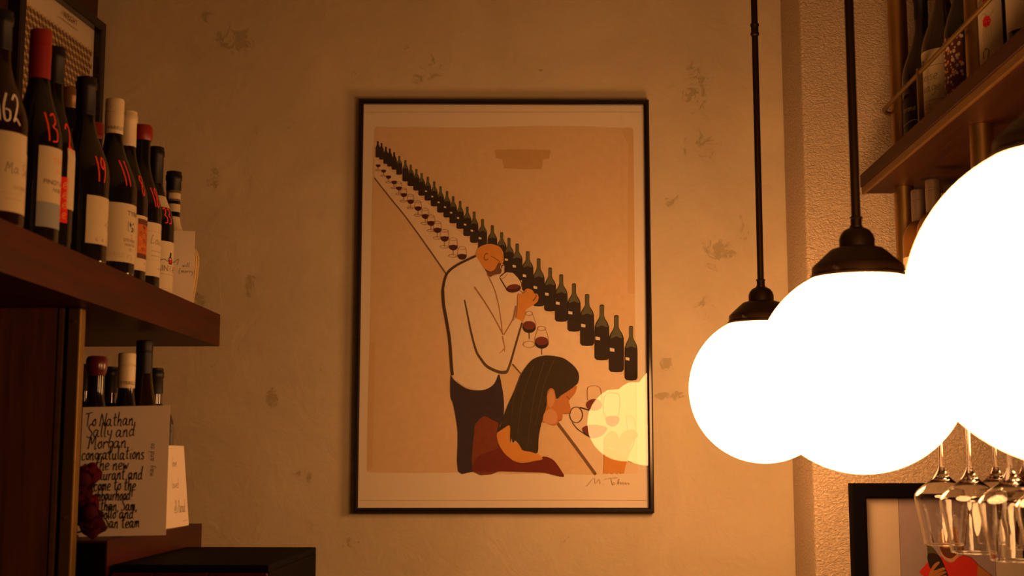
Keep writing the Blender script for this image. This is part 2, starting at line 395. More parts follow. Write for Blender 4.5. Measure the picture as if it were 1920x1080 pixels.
# poster drawing in millimetres from the centre of the sheet: p polygon, s pen stroke with start and end width
ART = [
('p','tan','-326.1 440.7 -322.2 445.5 -274.1 443.6 -220.6 445.2 -140.4 443.4 -60.2 444.4 20.1 446.7 87.1 449 154.1 448.6 207.7 448.1 274.7 444.9 301.6 444.3 309.6 447 324.4 444.4 326.9 433.4 326.2 141.8 325.3 -44.7 326.8 -254.5 327.4 -418.6 266.4 -421.2 201.5 -422.5 97.8 -420.5 20.1 -421.2 -57.6 -417.9 -109.3 -417.3 -212.7 -418.6 -316.1 -417.3 -332.9 -415.3 -333.7 -403.2 -333.5 -280.8 -331 -176.8 -330.8 -98.2 -330.2 153.7 -329 356.1'),
('p','table','-323.7 362.9 -266 318.3 -192.3 250.8 -125.7 190.4 -59.3 136.9 20.1 70.3 85.9 -8 151.5 -47.6 216.8 -113.4 281.9 -172.3 323.6 -191.9 327.4 -418.6 224.8 -421.2 130.7 -297.4 39.7 -172.5 -144.8 74 -323.1 314'),
('p','brush','-22.9 387 36.4 388.3 118.1 386.3 113.6 363.9 98.7 362 94.9 337.8 47.5 336.9 -0.6 339 -3.6 362.4 -20.7 365.4'),
('p','edge','295.2 439.4 312 444 326.1 441.4 326.6 382.4 326.2 284.1 325.6 141.8 325.7 23.1 307.3 21.2 309.4 209 313.7 397.6'),
('p','edge','-332.9 -413.4 -333.5 -280.8 -332.3 -176.8 -330.8 -98.2 -317.7 -98.2 -318.2 -254.8 -320.1 -407'),
('p','bot_dark','-319.4 407.1 -318.4 407.9 -315.6 407.9 -314.6 407.1 -314.5 399.5 -313.6 397.4 -312 394 -311 391 -310.7 386.8 -310.5 367.8 -312 366.1 -316.5 365.7 -321 366.1 -322.5 367.8 -322.7 386.8 -322.6 391 -321.6 393.9 -320.2 397.3 -319.3 399.5'),
('p','bot_dark','-310.1 402.3 -309.2 403.2 -306.3 403.2 -305.4 402.3 -305.3 394.6 -304.3 392.4 -302.8 389 -301.7 386 -301.5 381.7 -301.2 362.4 -302.7 360.7 -307.2 360.3 -311.7 360.7 -313.2 362.4 -313.5 381.7 -313.3 386 -312.4 389 -310.9 392.4 -310 394.6'),
('p','bot_dark','-299.3 392.8 -298.3 393.7 -295.4 393.7 -294.4 392.8 -294.3 384.8 -293.3 382.6 -291.6 379.1 -290.5 376 -290.2 371.5 -290 351.6 -291.6 349.9 -296.3 349.4 -301 349.8 -302.6 351.6 -302.9 371.5 -302.8 375.9 -301.7 379 -300.1 382.6 -299.2 384.8'),
('p','bot_dark','-289.3 388 -288.3 388.9 -285.3 388.9 -284.2 388 -284.1 379.7 -283.1 377.3 -281.3 373.6 -280.1 370.4 -279.9 365.8 -279.6 345 -281.3 343.1 -286.2 342.6 -291.2 343.1 -292.9 344.9 -293.2 365.7 -293 370.4 -291.9 373.6 -290.2 377.3 -289.2 379.6'),
('p','bot_dark','-278.1 378.5 -277.1 379.4 -274.1 379.4 -273.1 378.5 -273 370.4 -271.9 368.2 -270.1 364.6 -269 361.5 -268.7 357 -268.5 336.8 -270.1 335 -275.1 334.5 -280.1 335 -281.8 336.7 -282 356.9 -281.9 361.4 -280.8 364.6 -279 368.2 -278 370.4'),
('p','bot_dark','-265.5 368.9 -264.5 369.9 -261.2 369.9 -260.1 369 -260 360.3 -258.9 357.9 -256.8 354 -255.5 350.6 -255.3 345.8 -255 324.1 -256.9 322.2 -262.3 321.7 -267.8 322.1 -269.7 324.1 -269.9 345.8 -269.7 350.6 -268.5 354 -266.5 357.8 -265.4 360.3'),
('p','bot_green','-265.2 368.3 -264.2 369.2 -261.4 369.2 -260.5 368.3 -260.4 359.8 -259.5 357.5 -257.6 353.8 -256.5 350.5 -268.7 350.4 -267.7 353.7 -266 357.5 -265.1 359.8'),
('p','bot_dark','-269.2 349.6 -262.7 352 -256 349.7 -255.6 345.8 -255.6 324.6 -257.2 322.9 -262.3 322.4 -267.5 322.9 -269.1 324.5 -269.5 345.8'),
('p','bot_line','-250.1 358.3 -249 359.3 -245.6 359.4 -244.5 358.3 -244.4 348.4 -243.3 345.7 -241 341.3 -239.7 337.5 -239.4 332.1 -239.1 307.5 -241 305.3 -246.7 304.8 -252.5 305.3 -254.4 307.5 -254.7 332 -254.5 337.5 -253.2 341.3 -251.1 345.7 -250 348.4'),
('p','bot_green','-249.7 357.5 -248.7 358.5 -245.8 358.5 -244.9 357.5 -244.8 347.9 -243.8 345.3 -241.8 341.1 -240.7 337.4 -253.4 337.3 -252.4 341 -250.5 345.3 -249.6 347.9'),
('p','bot_dark','-253.9 336.4 -247.1 339.1 -240.2 336.4 -239.7 332.1 -239.7 308.1 -241.4 306.1 -246.7 305.6 -252.1 306.1 -253.8 308 -254.3 332'),
('p','bot_line','-236.7 346.6 -235.6 347.7 -232.1 347.7 -231 346.6 -230.9 336.7 -229.7 333.9 -227.3 329.5 -225.9 325.7 -225.6 320.2 -225.4 295.4 -227.4 293.2 -233.3 292.6 -239.3 293.2 -241.3 295.3 -241.6 320.1 -241.4 325.6 -240.1 329.5 -237.8 333.9 -236.6 336.7'),
('p','bot_green','-236.3 345.8 -235.3 346.9 -232.4 346.9 -231.4 345.8 -231.3 336.2 -230.3 333.5 -228.2 329.2 -227 325.5 -240.3 325.5 -239.2 329.2 -237.2 333.5 -236.2 336.2'),
('p','bot_dark','-240.8 324.5 -233.7 327.3 -226.5 324.6 -226 320.2 -226 295.9 -227.8 294 -233.3 293.4 -238.9 294 -240.7 295.9 -241.2 320.1'),
('p','bot_line','-222.5 335.4 -221.4 336.5 -217.9 336.5 -216.8 335.4 -216.7 325.5 -215.5 322.8 -213.1 318.4 -211.7 314.6 -211.4 309.1 -211.2 284.6 -213.2 282.4 -219.2 281.8 -225.1 282.4 -227.1 284.5 -227.4 309.1 -227.2 314.6 -225.9 318.4 -223.5 322.8 -222.4 325.5'),
('p','bot_green','-222.1 334.6 -221.1 335.6 -218.2 335.6 -217.2 334.6 -217.1 325 -216.1 322.4 -214 318.1 -212.8 314.4 -226.1 314.4 -225 318.1 -223 322.4 -222 325'),
('p','bot_dark','-226.6 313.5 -219.5 316.2 -212.3 313.5 -211.8 309.1 -211.9 285.1 -213.6 283.2 -219.2 282.7 -224.7 283.2 -226.5 285.1 -227 309.1'),
('p','bot_line','-209.2 325.4 -208 326.6 -204.5 326.6 -203.3 325.4 -203.2 314.9 -202 312 -199.4 307.4 -198 303.3 -197.7 297.5 -197.5 271.3 -199.5 268.9 -205.8 268.4 -212 268.9 -214.1 271.2 -214.3 297.4 -214.1 303.2 -212.7 307.3 -210.3 312 -209.1 314.9'),
('p','bot_green','-208.8 324.6 -207.8 325.7 -204.7 325.7 -203.7 324.6 -203.6 314.4 -202.6 311.6 -200.4 307.1 -199.1 303.1 -213 303.1 -211.8 307 -209.7 311.6 -208.7 314.4'),
('p','bot_dark','-213.5 302.1 -206.1 305 -198.6 302.1 -198.1 297.5 -198.2 271.9 -200 269.8 -205.8 269.2 -211.6 269.8 -213.4 271.8 -213.9 297.4'),
('p','bot_line','-193.6 315.9 -192.4 317.1 -188.8 317.1 -187.6 315.9 -187.6 304.9 -186.4 301.9 -183.8 297 -182.4 292.8 -182.1 286.7 -181.9 259.3 -183.9 256.9 -190.1 256.2 -196.4 256.8 -198.4 259.3 -198.7 286.6 -198.5 292.7 -197.1 297 -194.6 301.9 -193.5 304.9'),
('p','bot_green','-193.1 315 -192.1 316.2 -189.1 316.2 -188.1 315 -188 304.4 -186.9 301.4 -184.7 296.7 -183.5 292.6 -197.3 292.5 -196.2 296.7 -194.1 301.4 -193.1 304.4'),
('p','bot_dark','-197.9 291.5 -190.4 294.6 -182.9 291.5 -182.5 286.7 -182.5 259.9 -184.3 257.8 -190.1 257.1 -195.9 257.7 -197.8 259.9 -198.3 286.6'),
('p','paper','-197.5 282.4 -192.5 281.4 -192.5 277.8 -197.4 278.6'),
('p','bot_line','-177.7 304 -176.5 305.2 -172.9 305.3 -171.6 304 -171.6 292.5 -170.3 289.3 -167.6 284.2 -166.1 279.7 -165.8 273.3 -165.6 244.6 -167.8 242.1 -174.2 241.4 -180.7 242.1 -182.9 244.6 -183.1 273.3 -182.9 279.7 -181.5 284.1 -178.8 289.3 -177.6 292.5'),
('p','bot_green','-177.3 303 -176.3 304.3 -173.1 304.3 -172.1 303.1 -172 291.9 -170.9 288.8 -168.6 283.9 -167.3 279.5 -181.7 279.5 -180.5 283.8 -178.2 288.8 -177.2 291.9'),
('p','bot_dark','-182.3 278.4 -174.5 281.6 -166.7 278.4 -166.3 273.3 -166.3 245.3 -168.2 243 -174.2 242.4 -180.3 243 -182.2 245.2 -182.7 273.3'),
('p','paper','-181.9 268.8 -176.7 267.8 -176.6 264.1 -181.8 264.9'),
('p','bot_line','-161.7 291.5 -160.5 292.8 -156.8 292.8 -155.6 291.5 -155.5 279.3 -154.3 275.9 -151.6 270.5 -150.1 265.8 -149.8 259 -149.6 228.7 -151.7 226 -158.2 225.3 -164.7 226 -166.8 228.6 -167.1 259 -166.8 265.8 -165.4 270.5 -162.8 275.9 -161.6 279.3'),
('p','bot_green','-161.3 290.5 -160.2 291.8 -157.1 291.8 -156 290.5 -155.9 278.7 -154.9 275.4 -152.6 270.2 -151.3 265.6 -165.7 265.6 -164.4 270.1 -162.2 275.4 -161.2 278.7'),
('p','bot_dark','-166.2 264.4 -158.5 267.8 -150.7 264.4 -150.2 259 -150.3 229.4 -152.2 227 -158.2 226.3 -164.2 227 -166.2 229.3 -166.6 259'),
('p','paper','-165.8 254.3 -160.6 253.2 -160.6 249.6 -165.8 250.3'),
('p','bot_line','-145.5 279.3 -144.2 280.7 -140.5 280.7 -139.2 279.4 -139.2 267.2 -137.9 263.8 -135.1 258.4 -133.5 253.7 -133.2 246.9 -133 216.6 -135.2 213.9 -142 213.2 -148.7 213.9 -150.9 216.6 -151.1 246.9 -150.9 253.6 -149.4 258.4 -146.6 263.8 -145.4 267.2'),
('p','bot_green','-145 278.4 -144 279.7 -140.7 279.7 -139.7 278.4 -139.6 266.6 -138.5 263.3 -136.1 258.1 -134.7 253.5 -149.7 253.4 -148.4 258 -146 263.3 -145 266.6'),
('p','bot_dark','-150.3 252.3 -142.2 255.7 -134.1 252.3 -133.7 246.9 -133.7 217.3 -135.7 214.9 -142 214.2 -148.2 214.9 -150.2 217.2 -150.7 246.9'),
('p','paper','-149.8 242.2 -144.5 241.1 -144.4 237.3 -149.8 238.1'),
('p','bot_line','-130.1 266.4 -128.8 267.8 -125 267.8 -123.7 266.4 -123.6 253.9 -122.3 250.4 -119.3 244.9 -117.7 240 -117.4 233.1 -117.2 201.9 -119.5 199.2 -126.5 198.5 -133.5 199.1 -135.8 201.9 -136 233 -135.7 240 -134.2 244.8 -131.3 250.4 -130 253.9'),
('p','bot_green','-129.6 265.4 -128.5 266.7 -125.2 266.7 -124.1 265.4 -124 253.3 -122.9 249.9 -120.4 244.5 -119 239.8 -134.5 239.8 -133.1 244.5 -130.7 249.9 -129.6 253.2'),
('p','bot_dark','-135.1 238.6 -126.7 242.1 -118.4 238.6 -117.9 233.1 -118 202.6 -120 200.2 -126.5 199.5 -133 200.2 -135 202.6 -135.5 233'),
('p','paper','-134.6 228.2 -129.1 227.1 -129 223.1 -134.6 223.9'),
('p','bot_line','-112.6 254.1 -111.4 255.5 -107.5 255.5 -106.2 254.1 -106.1 241.3 -104.8 237.7 -101.9 232 -100.3 227 -100 219.9 -99.8 188 -102.1 185.1 -109.1 184.4 -116 185.1 -118.4 187.9 -118.5 219.9 -118.3 227 -116.7 232 -113.8 237.7 -112.6 241.2'),
('p','bot_green','-112.2 253.1 -111.1 254.4 -107.8 254.4 -106.6 253.1 -106.6 240.6 -105.5 237.2 -102.9 231.7 -101.5 226.8 -117 226.8 -115.7 231.6 -113.2 237.2 -112.1 240.6'),
('p','bot_dark','-117.6 225.6 -109.3 229.2 -100.9 225.6 -100.4 219.9 -100.6 188.7 -102.6 186.2 -109.1 185.5 -115.6 186.1 -117.6 188.6 -118.1 219.9'),
('p','paper','-117.2 214.9 -111.6 213.8 -111.6 209.8 -117.2 210.7'),
('p','bot_line','-94.8 239.3 -93.5 240.8 -89.4 240.9 -88 239.4 -88 225.9 -86.6 222.2 -83.4 216.2 -81.7 211 -81.3 203.5 -81.2 170.1 -83.7 167.1 -91.1 166.3 -98.6 167 -101.1 170 -101.2 203.5 -101 211 -99.3 216.2 -96.1 222.2 -94.8 225.9'),
('p','bot_green','-94.3 238.3 -93.2 239.7 -89.7 239.7 -88.5 238.3 -88.5 225.2 -87.3 221.6 -84.5 215.8 -83 210.8 -99.6 210.7 -98.2 215.8 -95.4 221.6 -94.3 225.2'),
('p','bot_dark','-100.2 209.5 -91.3 213.2 -82.4 209.5 -81.8 203.5 -82 170.8 -84.2 168.2 -91.1 167.4 -98.1 168.2 -100.3 170.7 -100.7 203.5'),
('p','paper','-99.8 198.3 -93.8 197.1 -93.8 192.9 -99.8 193.7'),
('p','bot_line','-77.6 227 -76.2 228.6 -72.1 228.6 -70.7 227 -70.6 212.6 -69.2 208.7 -65.8 202.3 -64.1 196.7 -63.7 188.7 -63.6 152.9 -66.2 149.7 -73.8 148.9 -81.5 149.7 -84.1 152.9 -84.3 188.7 -84 196.7 -82.3 202.2 -78.9 208.6 -77.5 212.6'),
('p','bot_green','-77.1 225.9 -75.9 227.4 -72.3 227.4 -71.1 225.9 -71.1 211.9 -69.9 208.1 -67 201.9 -65.5 196.5 -82.6 196.4 -81.1 201.8 -78.2 208 -77.1 211.9'),
('p','bot_dark','-83.3 195.1 -74 199.1 -64.8 195.1 -64.2 188.7 -64.4 153.7 -66.7 150.9 -73.9 150.1 -81 150.9 -83.3 153.7 -83.7 188.7'),
('p','paper','-82.8 183.1 -76.6 181.9 -76.6 177.5 -82.8 178.4'),
('p','bot_line','-57 207.8 -55.5 209.4 -51 209.4 -49.5 207.8 -49.5 193.5 -48 189.6 -44.2 183.2 -42.2 177.7 -41.9 169.8 -41.8 134.2 -44.6 131 -53 130.2 -61.5 131 -64.3 134.1 -64.4 169.7 -64.1 177.6 -62.2 183.2 -58.4 189.6 -56.9 193.5'),
('p','bot_green','-56.4 206.7 -55.2 208.2 -51.3 208.2 -50 206.7 -50 192.8 -48.7 189 -45.4 182.8 -43.8 177.5 -62.5 177.4 -60.9 182.8 -57.7 189 -56.4 192.8'),
('p','bot_dark','-63.3 176.1 -53.2 180.1 -43 176.1 -42.4 169.8 -42.7 135 -45.2 132.2 -53 131.4 -60.9 132.2 -63.4 134.9 -63.8 169.7'),
('p','paper','-62.8 164.2 -56 162.8 -56 158.1 -62.8 159.1'),
('p','bot_line','-32.4 192.3 -30.9 194 -26.2 194 -24.7 192.4 -24.6 177.5 -23.1 173.3 -19 166.8 -16.9 161 -16.6 152.7 -16.5 115.7 -19.5 112.4 -28.4 111.6 -37.3 112.4 -40.3 115.6 -40.4 152.7 -40 160.9 -38 166.7 -34 173.3 -32.4 177.5'),
('p','bot_green','-31.9 191.1 -30.6 192.8 -26.5 192.8 -25.2 191.2 -25.2 176.7 -23.8 172.7 -20.3 166.3 -18.6 160.7 -38.4 160.7 -36.7 166.3 -33.2 172.7 -31.9 176.7'),
('p','bot_dark','-39.2 159.3 -28.5 163.4 -17.8 159.3 -17.2 152.7 -17.5 116.5 -20.1 113.6 -28.4 112.8 -36.7 113.6 -39.4 116.5 -39.8 152.7'),
('p','paper','-38.7 146.9 -31.6 145.5 -31.5 140.4 -38.7 141.5'),
('p','bot_line','-9.2 174.7 -7.7 176.4 -3 176.5 -1.4 174.8 -1.4 159.4 0.1 155.2 4.2 148.4 6.2 142.5 6.6 134 6.6 95.8 3.7 92.4 -5.3 91.6 -14.2 92.4 -17.1 95.8 -17.2 133.9 -16.9 142.4 -14.8 148.4 -10.8 155.2 -9.2 159.4'),
('p','bot_green','-8.7 173.5 -7.3 175.2 -3.3 175.2 -2 173.5 -2 158.7 -0.6 154.5 2.9 148 4.6 142.2 -15.2 142.2 -13.5 147.9 -10 154.5 -8.7 158.7'),
('p','bot_dark','-16 140.7 -5.3 145 5.4 140.8 6 134 5.7 96.7 3.1 93.7 -5.3 92.8 -13.6 93.7 -16.2 96.6 -16.6 133.9'),
('p','paper','-15.5 128 -8.4 126.5 -8.4 121.5 -15.5 122.6'),
('p','bot_line','9.1 160.2 10.6 162 15.3 162 16.8 160.2 16.8 143.9 18.4 139.3 22.5 132.1 24.5 125.8 24.9 116.7 24.9 76.1 21.9 72.5 13 71.6 4.1 72.5 1.1 76.1 1.1 116.7 1.4 125.7 3.4 132.1 7.5 139.3 9.1 143.9'),
('p','bot_green','9.6 158.9 10.9 160.6 15 160.6 16.3 158.9 16.3 143.1 17.6 138.7 21.1 131.7 22.9 125.5 3 125.5 4.8 131.6 8.3 138.6 9.6 143'),
('p','bot_dark','2.2 123.9 13 128.5 23.7 124 24.3 116.7 23.9 77 21.3 73.9 13 73 4.7 73.8 2 77 1.7 116.7'),
('p','paper','2.7 110.4 9.9 108.9 9.9 103.9 2.7 105'),
('p','bot_line','29.1 145.9 30.8 147.8 35.9 147.8 37.6 146 37.6 129.1 39.3 124.4 43.9 116.9 46.1 110.4 46.5 101 46.5 59 43.2 55.3 33.3 54.3 23.4 55.3 20.1 59 20.1 101 20.5 110.3 22.7 116.9 27.4 124.4 29.1 129.1'),
('p','bot_green','29.7 144.6 31.2 146.4 35.5 146.4 37 144.6 37 128.2 38.4 123.7 42.4 116.4 44.3 110.1 22.3 110 24.2 116.4 28.2 123.7 29.7 128.2'),
('p','bot_dark','21.4 108.5 33.3 113.2 45.2 108.5 45.9 101 45.4 60 42.5 56.7 33.3 55.7 24.1 56.7 21.2 59.9 20.8 101'),
('p','paper','22 94.4 29.9 92.8 29.9 87.2 22 88.4'),
('p','bot_line','55 126.6 56.8 128.6 62.2 128.6 64 126.6 64 108.4 65.8 103.3 70.8 95.3 73.2 88.2 73.6 78.1 73.6 32.8 70 28.8 59.4 27.8 48.7 28.8 45.2 32.8 45.3 78.1 45.7 88.2 48.1 95.2 53.2 103.3 55 108.4'),
('p','bot_green','55.7 125.1 57.2 127.1 61.8 127.1 63.4 125.1 63.4 107.5 64.9 102.6 69.2 94.8 71.3 87.9 47.6 87.9 49.7 94.7 54.1 102.6 55.6 107.5'),
('p','bot_dark','46.7 86.1 59.5 91.2 72.2 86.2 72.9 78.1 72.4 33.8 69.3 30.3 59.4 29.3 49.5 30.3 46.3 33.8 46 78.1'),
('p','paper','47.2 71 55.7 69.3 55.7 63.3 47.2 64.6'),
('p','bot_line','82.1 108 83.9 110.5 89.5 110.5 91.4 108.1 91.3 86.3 93.2 80.3 98.5 70.6 101 62.2 101.4 50.1 101.3 -3.9 97.5 -8.7 86.4 -10 75.3 -8.8 71.6 -4 71.7 50.1 72.2 62.1 74.8 70.6 80.1 80.2 82 86.3'),
('p','bot_green','82.7 106.3 84.3 108.6 89.1 108.7 90.7 106.3 90.7 85.2 92.3 79.4 96.9 70 99 61.8 74.2 61.8 76.4 70 81.1 79.3 82.7 85.2'),
('p','bot_dark','73.2 59.7 86.6 65.8 100 59.8 100.7 50.1 100.1 -2.7 96.8 -6.9 86.4 -8.2 76.1 -7 72.8 -2.8 72.5 50.1'),
('p','paper','73.8 41.7 82.7 39.9 82.7 33.6 73.8 34.9'),
('p','bot_line','110.6 85.6 112.4 87.8 118 87.8 119.9 85.6 119.8 65.7 121.6 60.2 127 51.4 129.5 43.7 129.9 32.7 129.7 -16.7 125.9 -21.1 114.8 -22.2 103.7 -21.1 100 -16.8 100.2 32.7 100.7 43.7 103.2 51.4 108.6 60.2 110.5 65.7'),
('p','bot_green','111.2 84 112.8 86.2 117.6 86.2 119.2 84 119.1 64.7 120.7 59.4 125.3 50.9 127.4 43.4 102.7 43.3 104.9 50.8 109.5 59.4 111.1 64.7'),
('p','bot_dark','101.7 41.5 115.1 47 128.4 41.5 129.1 32.7 128.5 -15.6 125.2 -19.5 114.8 -20.6 104.5 -19.5 101.2 -15.7 100.9 32.7'),
('p','paper','102.2 25 111.1 23.2 111.1 16.9 102.2 18.2'),
('p','bot_line','138 68.1 140 70.5 145.8 70.5 147.8 68.2 147.7 46.7 149.6 40.8 155.4 31.2 158 22.9 158.4 11 158.2 -42.3 154.2 -47 142.3 -48.2 130.5 -47.1 126.6 -42.3 126.8 11 127.3 22.9 130.1 31.2 135.9 40.7 137.9 46.7'),
('p','bot_green','138.7 66.4 140.4 68.7 145.4 68.7 147.1 66.4 147 45.6 148.7 39.9 153.6 30.6 155.9 22.6 129.5 22.5 131.8 30.6 136.8 39.8 138.6 45.6'),
('p','bot_dark','128.4 20.5 142.7 26.5 156.9 20.5 157.6 11 156.9 -41.1 153.4 -45.3 142.3 -46.5 131.3 -45.3 127.9 -41.2 127.6 11'),
('p','paper','129 2.7 138.5 0.8 138.4 -5.9 129 -4.5'),
('p','bot_line','169.4 45.5 171.4 47.9 177.5 48 179.5 45.5 179.4 23.8 181.4 17.7 187.4 8.1 190.2 -0.4 190.6 -12.4 190.2 -66.6 186.1 -71.4 173.8 -72.6 161.4 -71.4 157.4 -66.6 157.7 -12.5 158.2 -0.4 161.1 8 167.2 17.7 169.3 23.7'),
('p','bot_green','170.1 43.8 171.8 46.1 177.1 46.1 178.8 43.8 178.7 22.7 180.4 16.8 185.6 7.4 187.9 -0.7 160.4 -0.8 162.9 7.4 168.2 16.8 170 22.7'),
('p','bot_dark','159.4 -2.8 174.2 3.2 189 -2.8 189.8 -12.4 188.9 -65.4 185.3 -69.6 173.8 -70.8 162.3 -69.6 158.7 -65.4 158.5 -12.5'),
('p','paper','159.9 -20.9 169.8 -22.9 169.7 -29.8 159.9 -28.4'),
('p','bot_line','201.5 18.8 203.7 21.4 210.1 21.4 212.2 18.8 212 -4.6 214.1 -11.1 220.6 -21.5 223.5 -30.5 223.9 -43.5 223.4 -101.6 219 -106.8 206 -108.1 192.9 -106.8 188.6 -101.7 189 -43.5 189.6 -30.6 192.6 -21.5 199.2 -11.1 201.4 -4.6'),
('p','bot_green','202.3 16.9 204.1 19.5 209.6 19.5 211.5 16.9 211.3 -5.8 213.1 -12.1 218.6 -22.1 221.1 -30.9 192 -31 194.6 -22.2 200.2 -12.1 202.1 -5.8'),
('p','bot_dark','190.8 -33.2 206.6 -26.7 222.2 -33.1 223 -43.5 222 -100.4 218.2 -104.9 206 -106.2 193.8 -104.9 190 -100.4 189.9 -43.5'),
('p','paper','191.4 -52.6 201.8 -54.7 201.8 -62 191.3 -60.5'),
('p','bot_line','237.6 -7.9 239.9 -5.1 246.6 -5.1 248.8 -7.8 248.6 -32.9 250.7 -39.8 257.6 -50.9 260.6 -60.6 261 -74.5 260.5 -136.6 255.8 -142.1 242 -143.5 228.3 -142.2 223.7 -136.7 224.2 -74.5 224.9 -60.7 228.1 -50.9 235.1 -39.8 237.4 -32.9'),
('p','bot_green','238.4 -9.9 240.3 -7.2 246.1 -7.2 248 -9.8 247.8 -34.1 249.6 -40.9 255.5 -51.6 258.1 -61 227.4 -61.1 230.1 -51.6 236.2 -40.9 238.2 -34.1'),
('p','bot_dark','226.1 -63.4 242.8 -56.5 259.3 -63.4 260.1 -74.5 259 -135.2 254.9 -140.1 242 -141.5 229.2 -140.1 225.2 -135.3 225.1 -74.5'),
('p','paper','226.7 -84.2 237.7 -86.4 237.7 -94.1 226.7 -92.5'),
('p','bot_line','273.3 -34 275.6 -31.1 282.4 -31.1 284.6 -33.9 284.3 -59.6 286.5 -66.7 293.5 -78.1 296.6 -88 297 -102.2 296.3 -165.9 291.6 -171.6 277.5 -173 263.5 -171.6 258.9 -165.9 259.5 -102.3 260.2 -88.1 263.5 -78.1 270.7 -66.7 273 -59.6'),
('p','bot_green','274 -36 276 -33.2 281.9 -33.2 283.8 -36 283.5 -60.9 285.4 -67.8 291.4 -78.8 294 -88.4 262.8 -88.5 265.6 -78.8 271.8 -67.8 273.8 -60.9'),
('p','bot_dark','261.5 -90.9 278.4 -83.8 295.2 -90.9 296 -102.2 294.8 -164.5 290.6 -169.4 277.6 -170.9 264.5 -169.5 260.4 -164.5 260.5 -102.3'),
('p','paper','262.1 -112.2 273.3 -114.4 273.2 -122.3 262 -120.6'),
('p','bot_line','310.1 -60.6 312.2 -57.9 318.1 -57.9 320.1 -60.6 319.8 -85.1 321.7 -91.8 327.5 -102.7 330.1 -112.2 330.5 -125.7 329.7 -186.5 325.7 -191.9 313.6 -193.2 301.6 -191.9 297.6 -186.5 298.3 -125.7 298.9 -112.2 301.8 -102.7 307.8 -91.9 309.9 -85.1'),
('p','bot_green','310.8 -62.6 312.6 -59.9 317.7 -59.9 319.4 -62.6 319.1 -86.3 320.7 -92.9 325.7 -103.4 328 -112.6 301.1 -112.6 303.6 -103.4 308.8 -92.9 310.5 -86.3'),
('p','bot_dark','300 -114.9 314.6 -108.1 329 -114.9 329.7 -125.7 328.5 -185.1 324.9 -189.8 313.6 -191.2 302.4 -189.9 298.9 -185.1 299.1 -125.7'),
('p','paper','300.4 -135.2 310.1 -137.1 310 -143.9 300.4 -142.4'),
('s','line','-324.4 314 -285.3 264.1 -245 214.3 -191.4 140.6 -143.4 71.3',2.9,3.9),
('s','line','21.4 -152.9 42.3 -176.5',3.4,3.4),
('s','line','132 -297.4 176 -355.6 224.8 -422.5',7.2,7.2),
('s','fine','-315 341.6 -314.9 333.5',1.3,1.3),
('s','fine','-309.8 333.1 -310.1 332.6 -311 332.1 -312.4 331.7 -314.1 331.5 -315.9 331.4 -317.7 331.5 -319.3 331.8 -320.5 332.3 -321.1 332.8 -321.1 333.4 -320.5 333.9 -319.3 334.4 -317.8 334.7 -316 334.9 -314.1 334.8 -312.4 334.6 -311.1 334.2 -310.2 333.7 -309.8 333.1',1.2,1.2),
('p','wine','-320.8 346.9 -315.1 348 -309.5 347 -309.6 343.7 -311.9 341.2 -315 340.3 -318.2 341.2 -320.5 343.7'),
('s','fine','-301.2 327.8 -301.1 319.1',1.3,1.3),
('s','fine','-295.6 318.8 -295.9 318.1 -296.9 317.6 -298.4 317.2 -300.2 316.9 -302.2 316.9 -304.1 317 -305.8 317.4 -307 317.8 -307.7 318.4 -307.7 319 -307.1 319.6 -305.8 320.1 -304.2 320.4 -302.2 320.6 -300.2 320.5 -298.4 320.3 -296.9 319.9 -296 319.4 -295.6 318.8',1.2,1.2),
('p','wine','-307.4 333.6 -301.3 334.8 -295.2 333.6 -295.4 330.2 -297.8 327.5 -301.2 326.4 -304.6 327.4 -307.1 330.1'),
('s','fine','-288.8 312.2 -288.7 302.9',1.3,1.3),
('s','fine','-282.9 302.5 -283.2 301.8 -284.2 301.3 -285.8 300.8 -287.8 300.5 -289.9 300.5 -292 300.6 -293.8 301 -295.1 301.5 -295.8 302.1 -295.8 302.8 -295.1 303.4 -293.8 303.9 -292 304.3 -289.9 304.5 -287.8 304.4 -285.8 304.2 -284.2 303.7 -283.2 303.1 -282.9 302.5',1.2,1.2),
('p','wine','-295.4 318.4 -288.9 319.6 -282.4 318.4 -282.6 314.7 -285.2 311.8 -288.8 310.7 -292.5 311.8 -295.1 314.6'),
('s','fine','-274.3 298.5 -274.2 288.5',1.3,1.3),
('s','fine','-267.9 288.1 -268.3 287.4 -269.4 286.8 -271 286.4 -273.1 286.1 -275.4 286 -277.6 286.2 -279.5 286.5 -281 287.1 -281.7 287.7 -281.7 288.4 -281 289.1 -279.6 289.7 -277.7 290 -275.5 290.2 -273.2 290.2 -271.1 289.9 -269.4 289.4 -268.3 288.8 -267.9 288.1',1.2,1.2),
('p','wine','-281.3 305 -274.4 306.4 -267.4 305.1 -267.7 301.1 -270.4 298 -274.3 296.9 -278.2 298 -281 301.1'),
('s','fine','-268.7 301.2 -269.8 291.5 -269 287',1.0,1.0),
('s','fine','-256.3 301.3 -255 291.5 -255.7 287',1.0,1.0),
('s','fine','-256.3 301.3 -256.6 300.5 -257.6 299.8 -259.1 299.2 -261 298.9 -263 298.9 -265 299 -266.7 299.5 -267.9 300.1 -268.6 300.8 -268.6 301.6 -268 302.4 -266.7 303 -265 303.4 -263 303.6 -261 303.6 -259.1 303.3 -257.6 302.7 -256.7 302 -256.3 301.3',1.0,1.0),
('s','fine','-262.3 283.2 -262.2 272.7',1.3,1.3),
('s','fine','-255.6 272.3 -256 271.6 -257.1 270.9 -258.9 270.4 -261.1 270.1 -263.5 270 -265.9 270.2 -267.9 270.6 -269.4 271.2 -270.2 271.9 -270.2 272.6 -269.4 273.3 -267.9 273.9 -265.9 274.3 -263.6 274.5 -261.1 274.4 -258.9 274.2 -257.1 273.7 -256 273 -255.6 272.3',1.2,1.2),
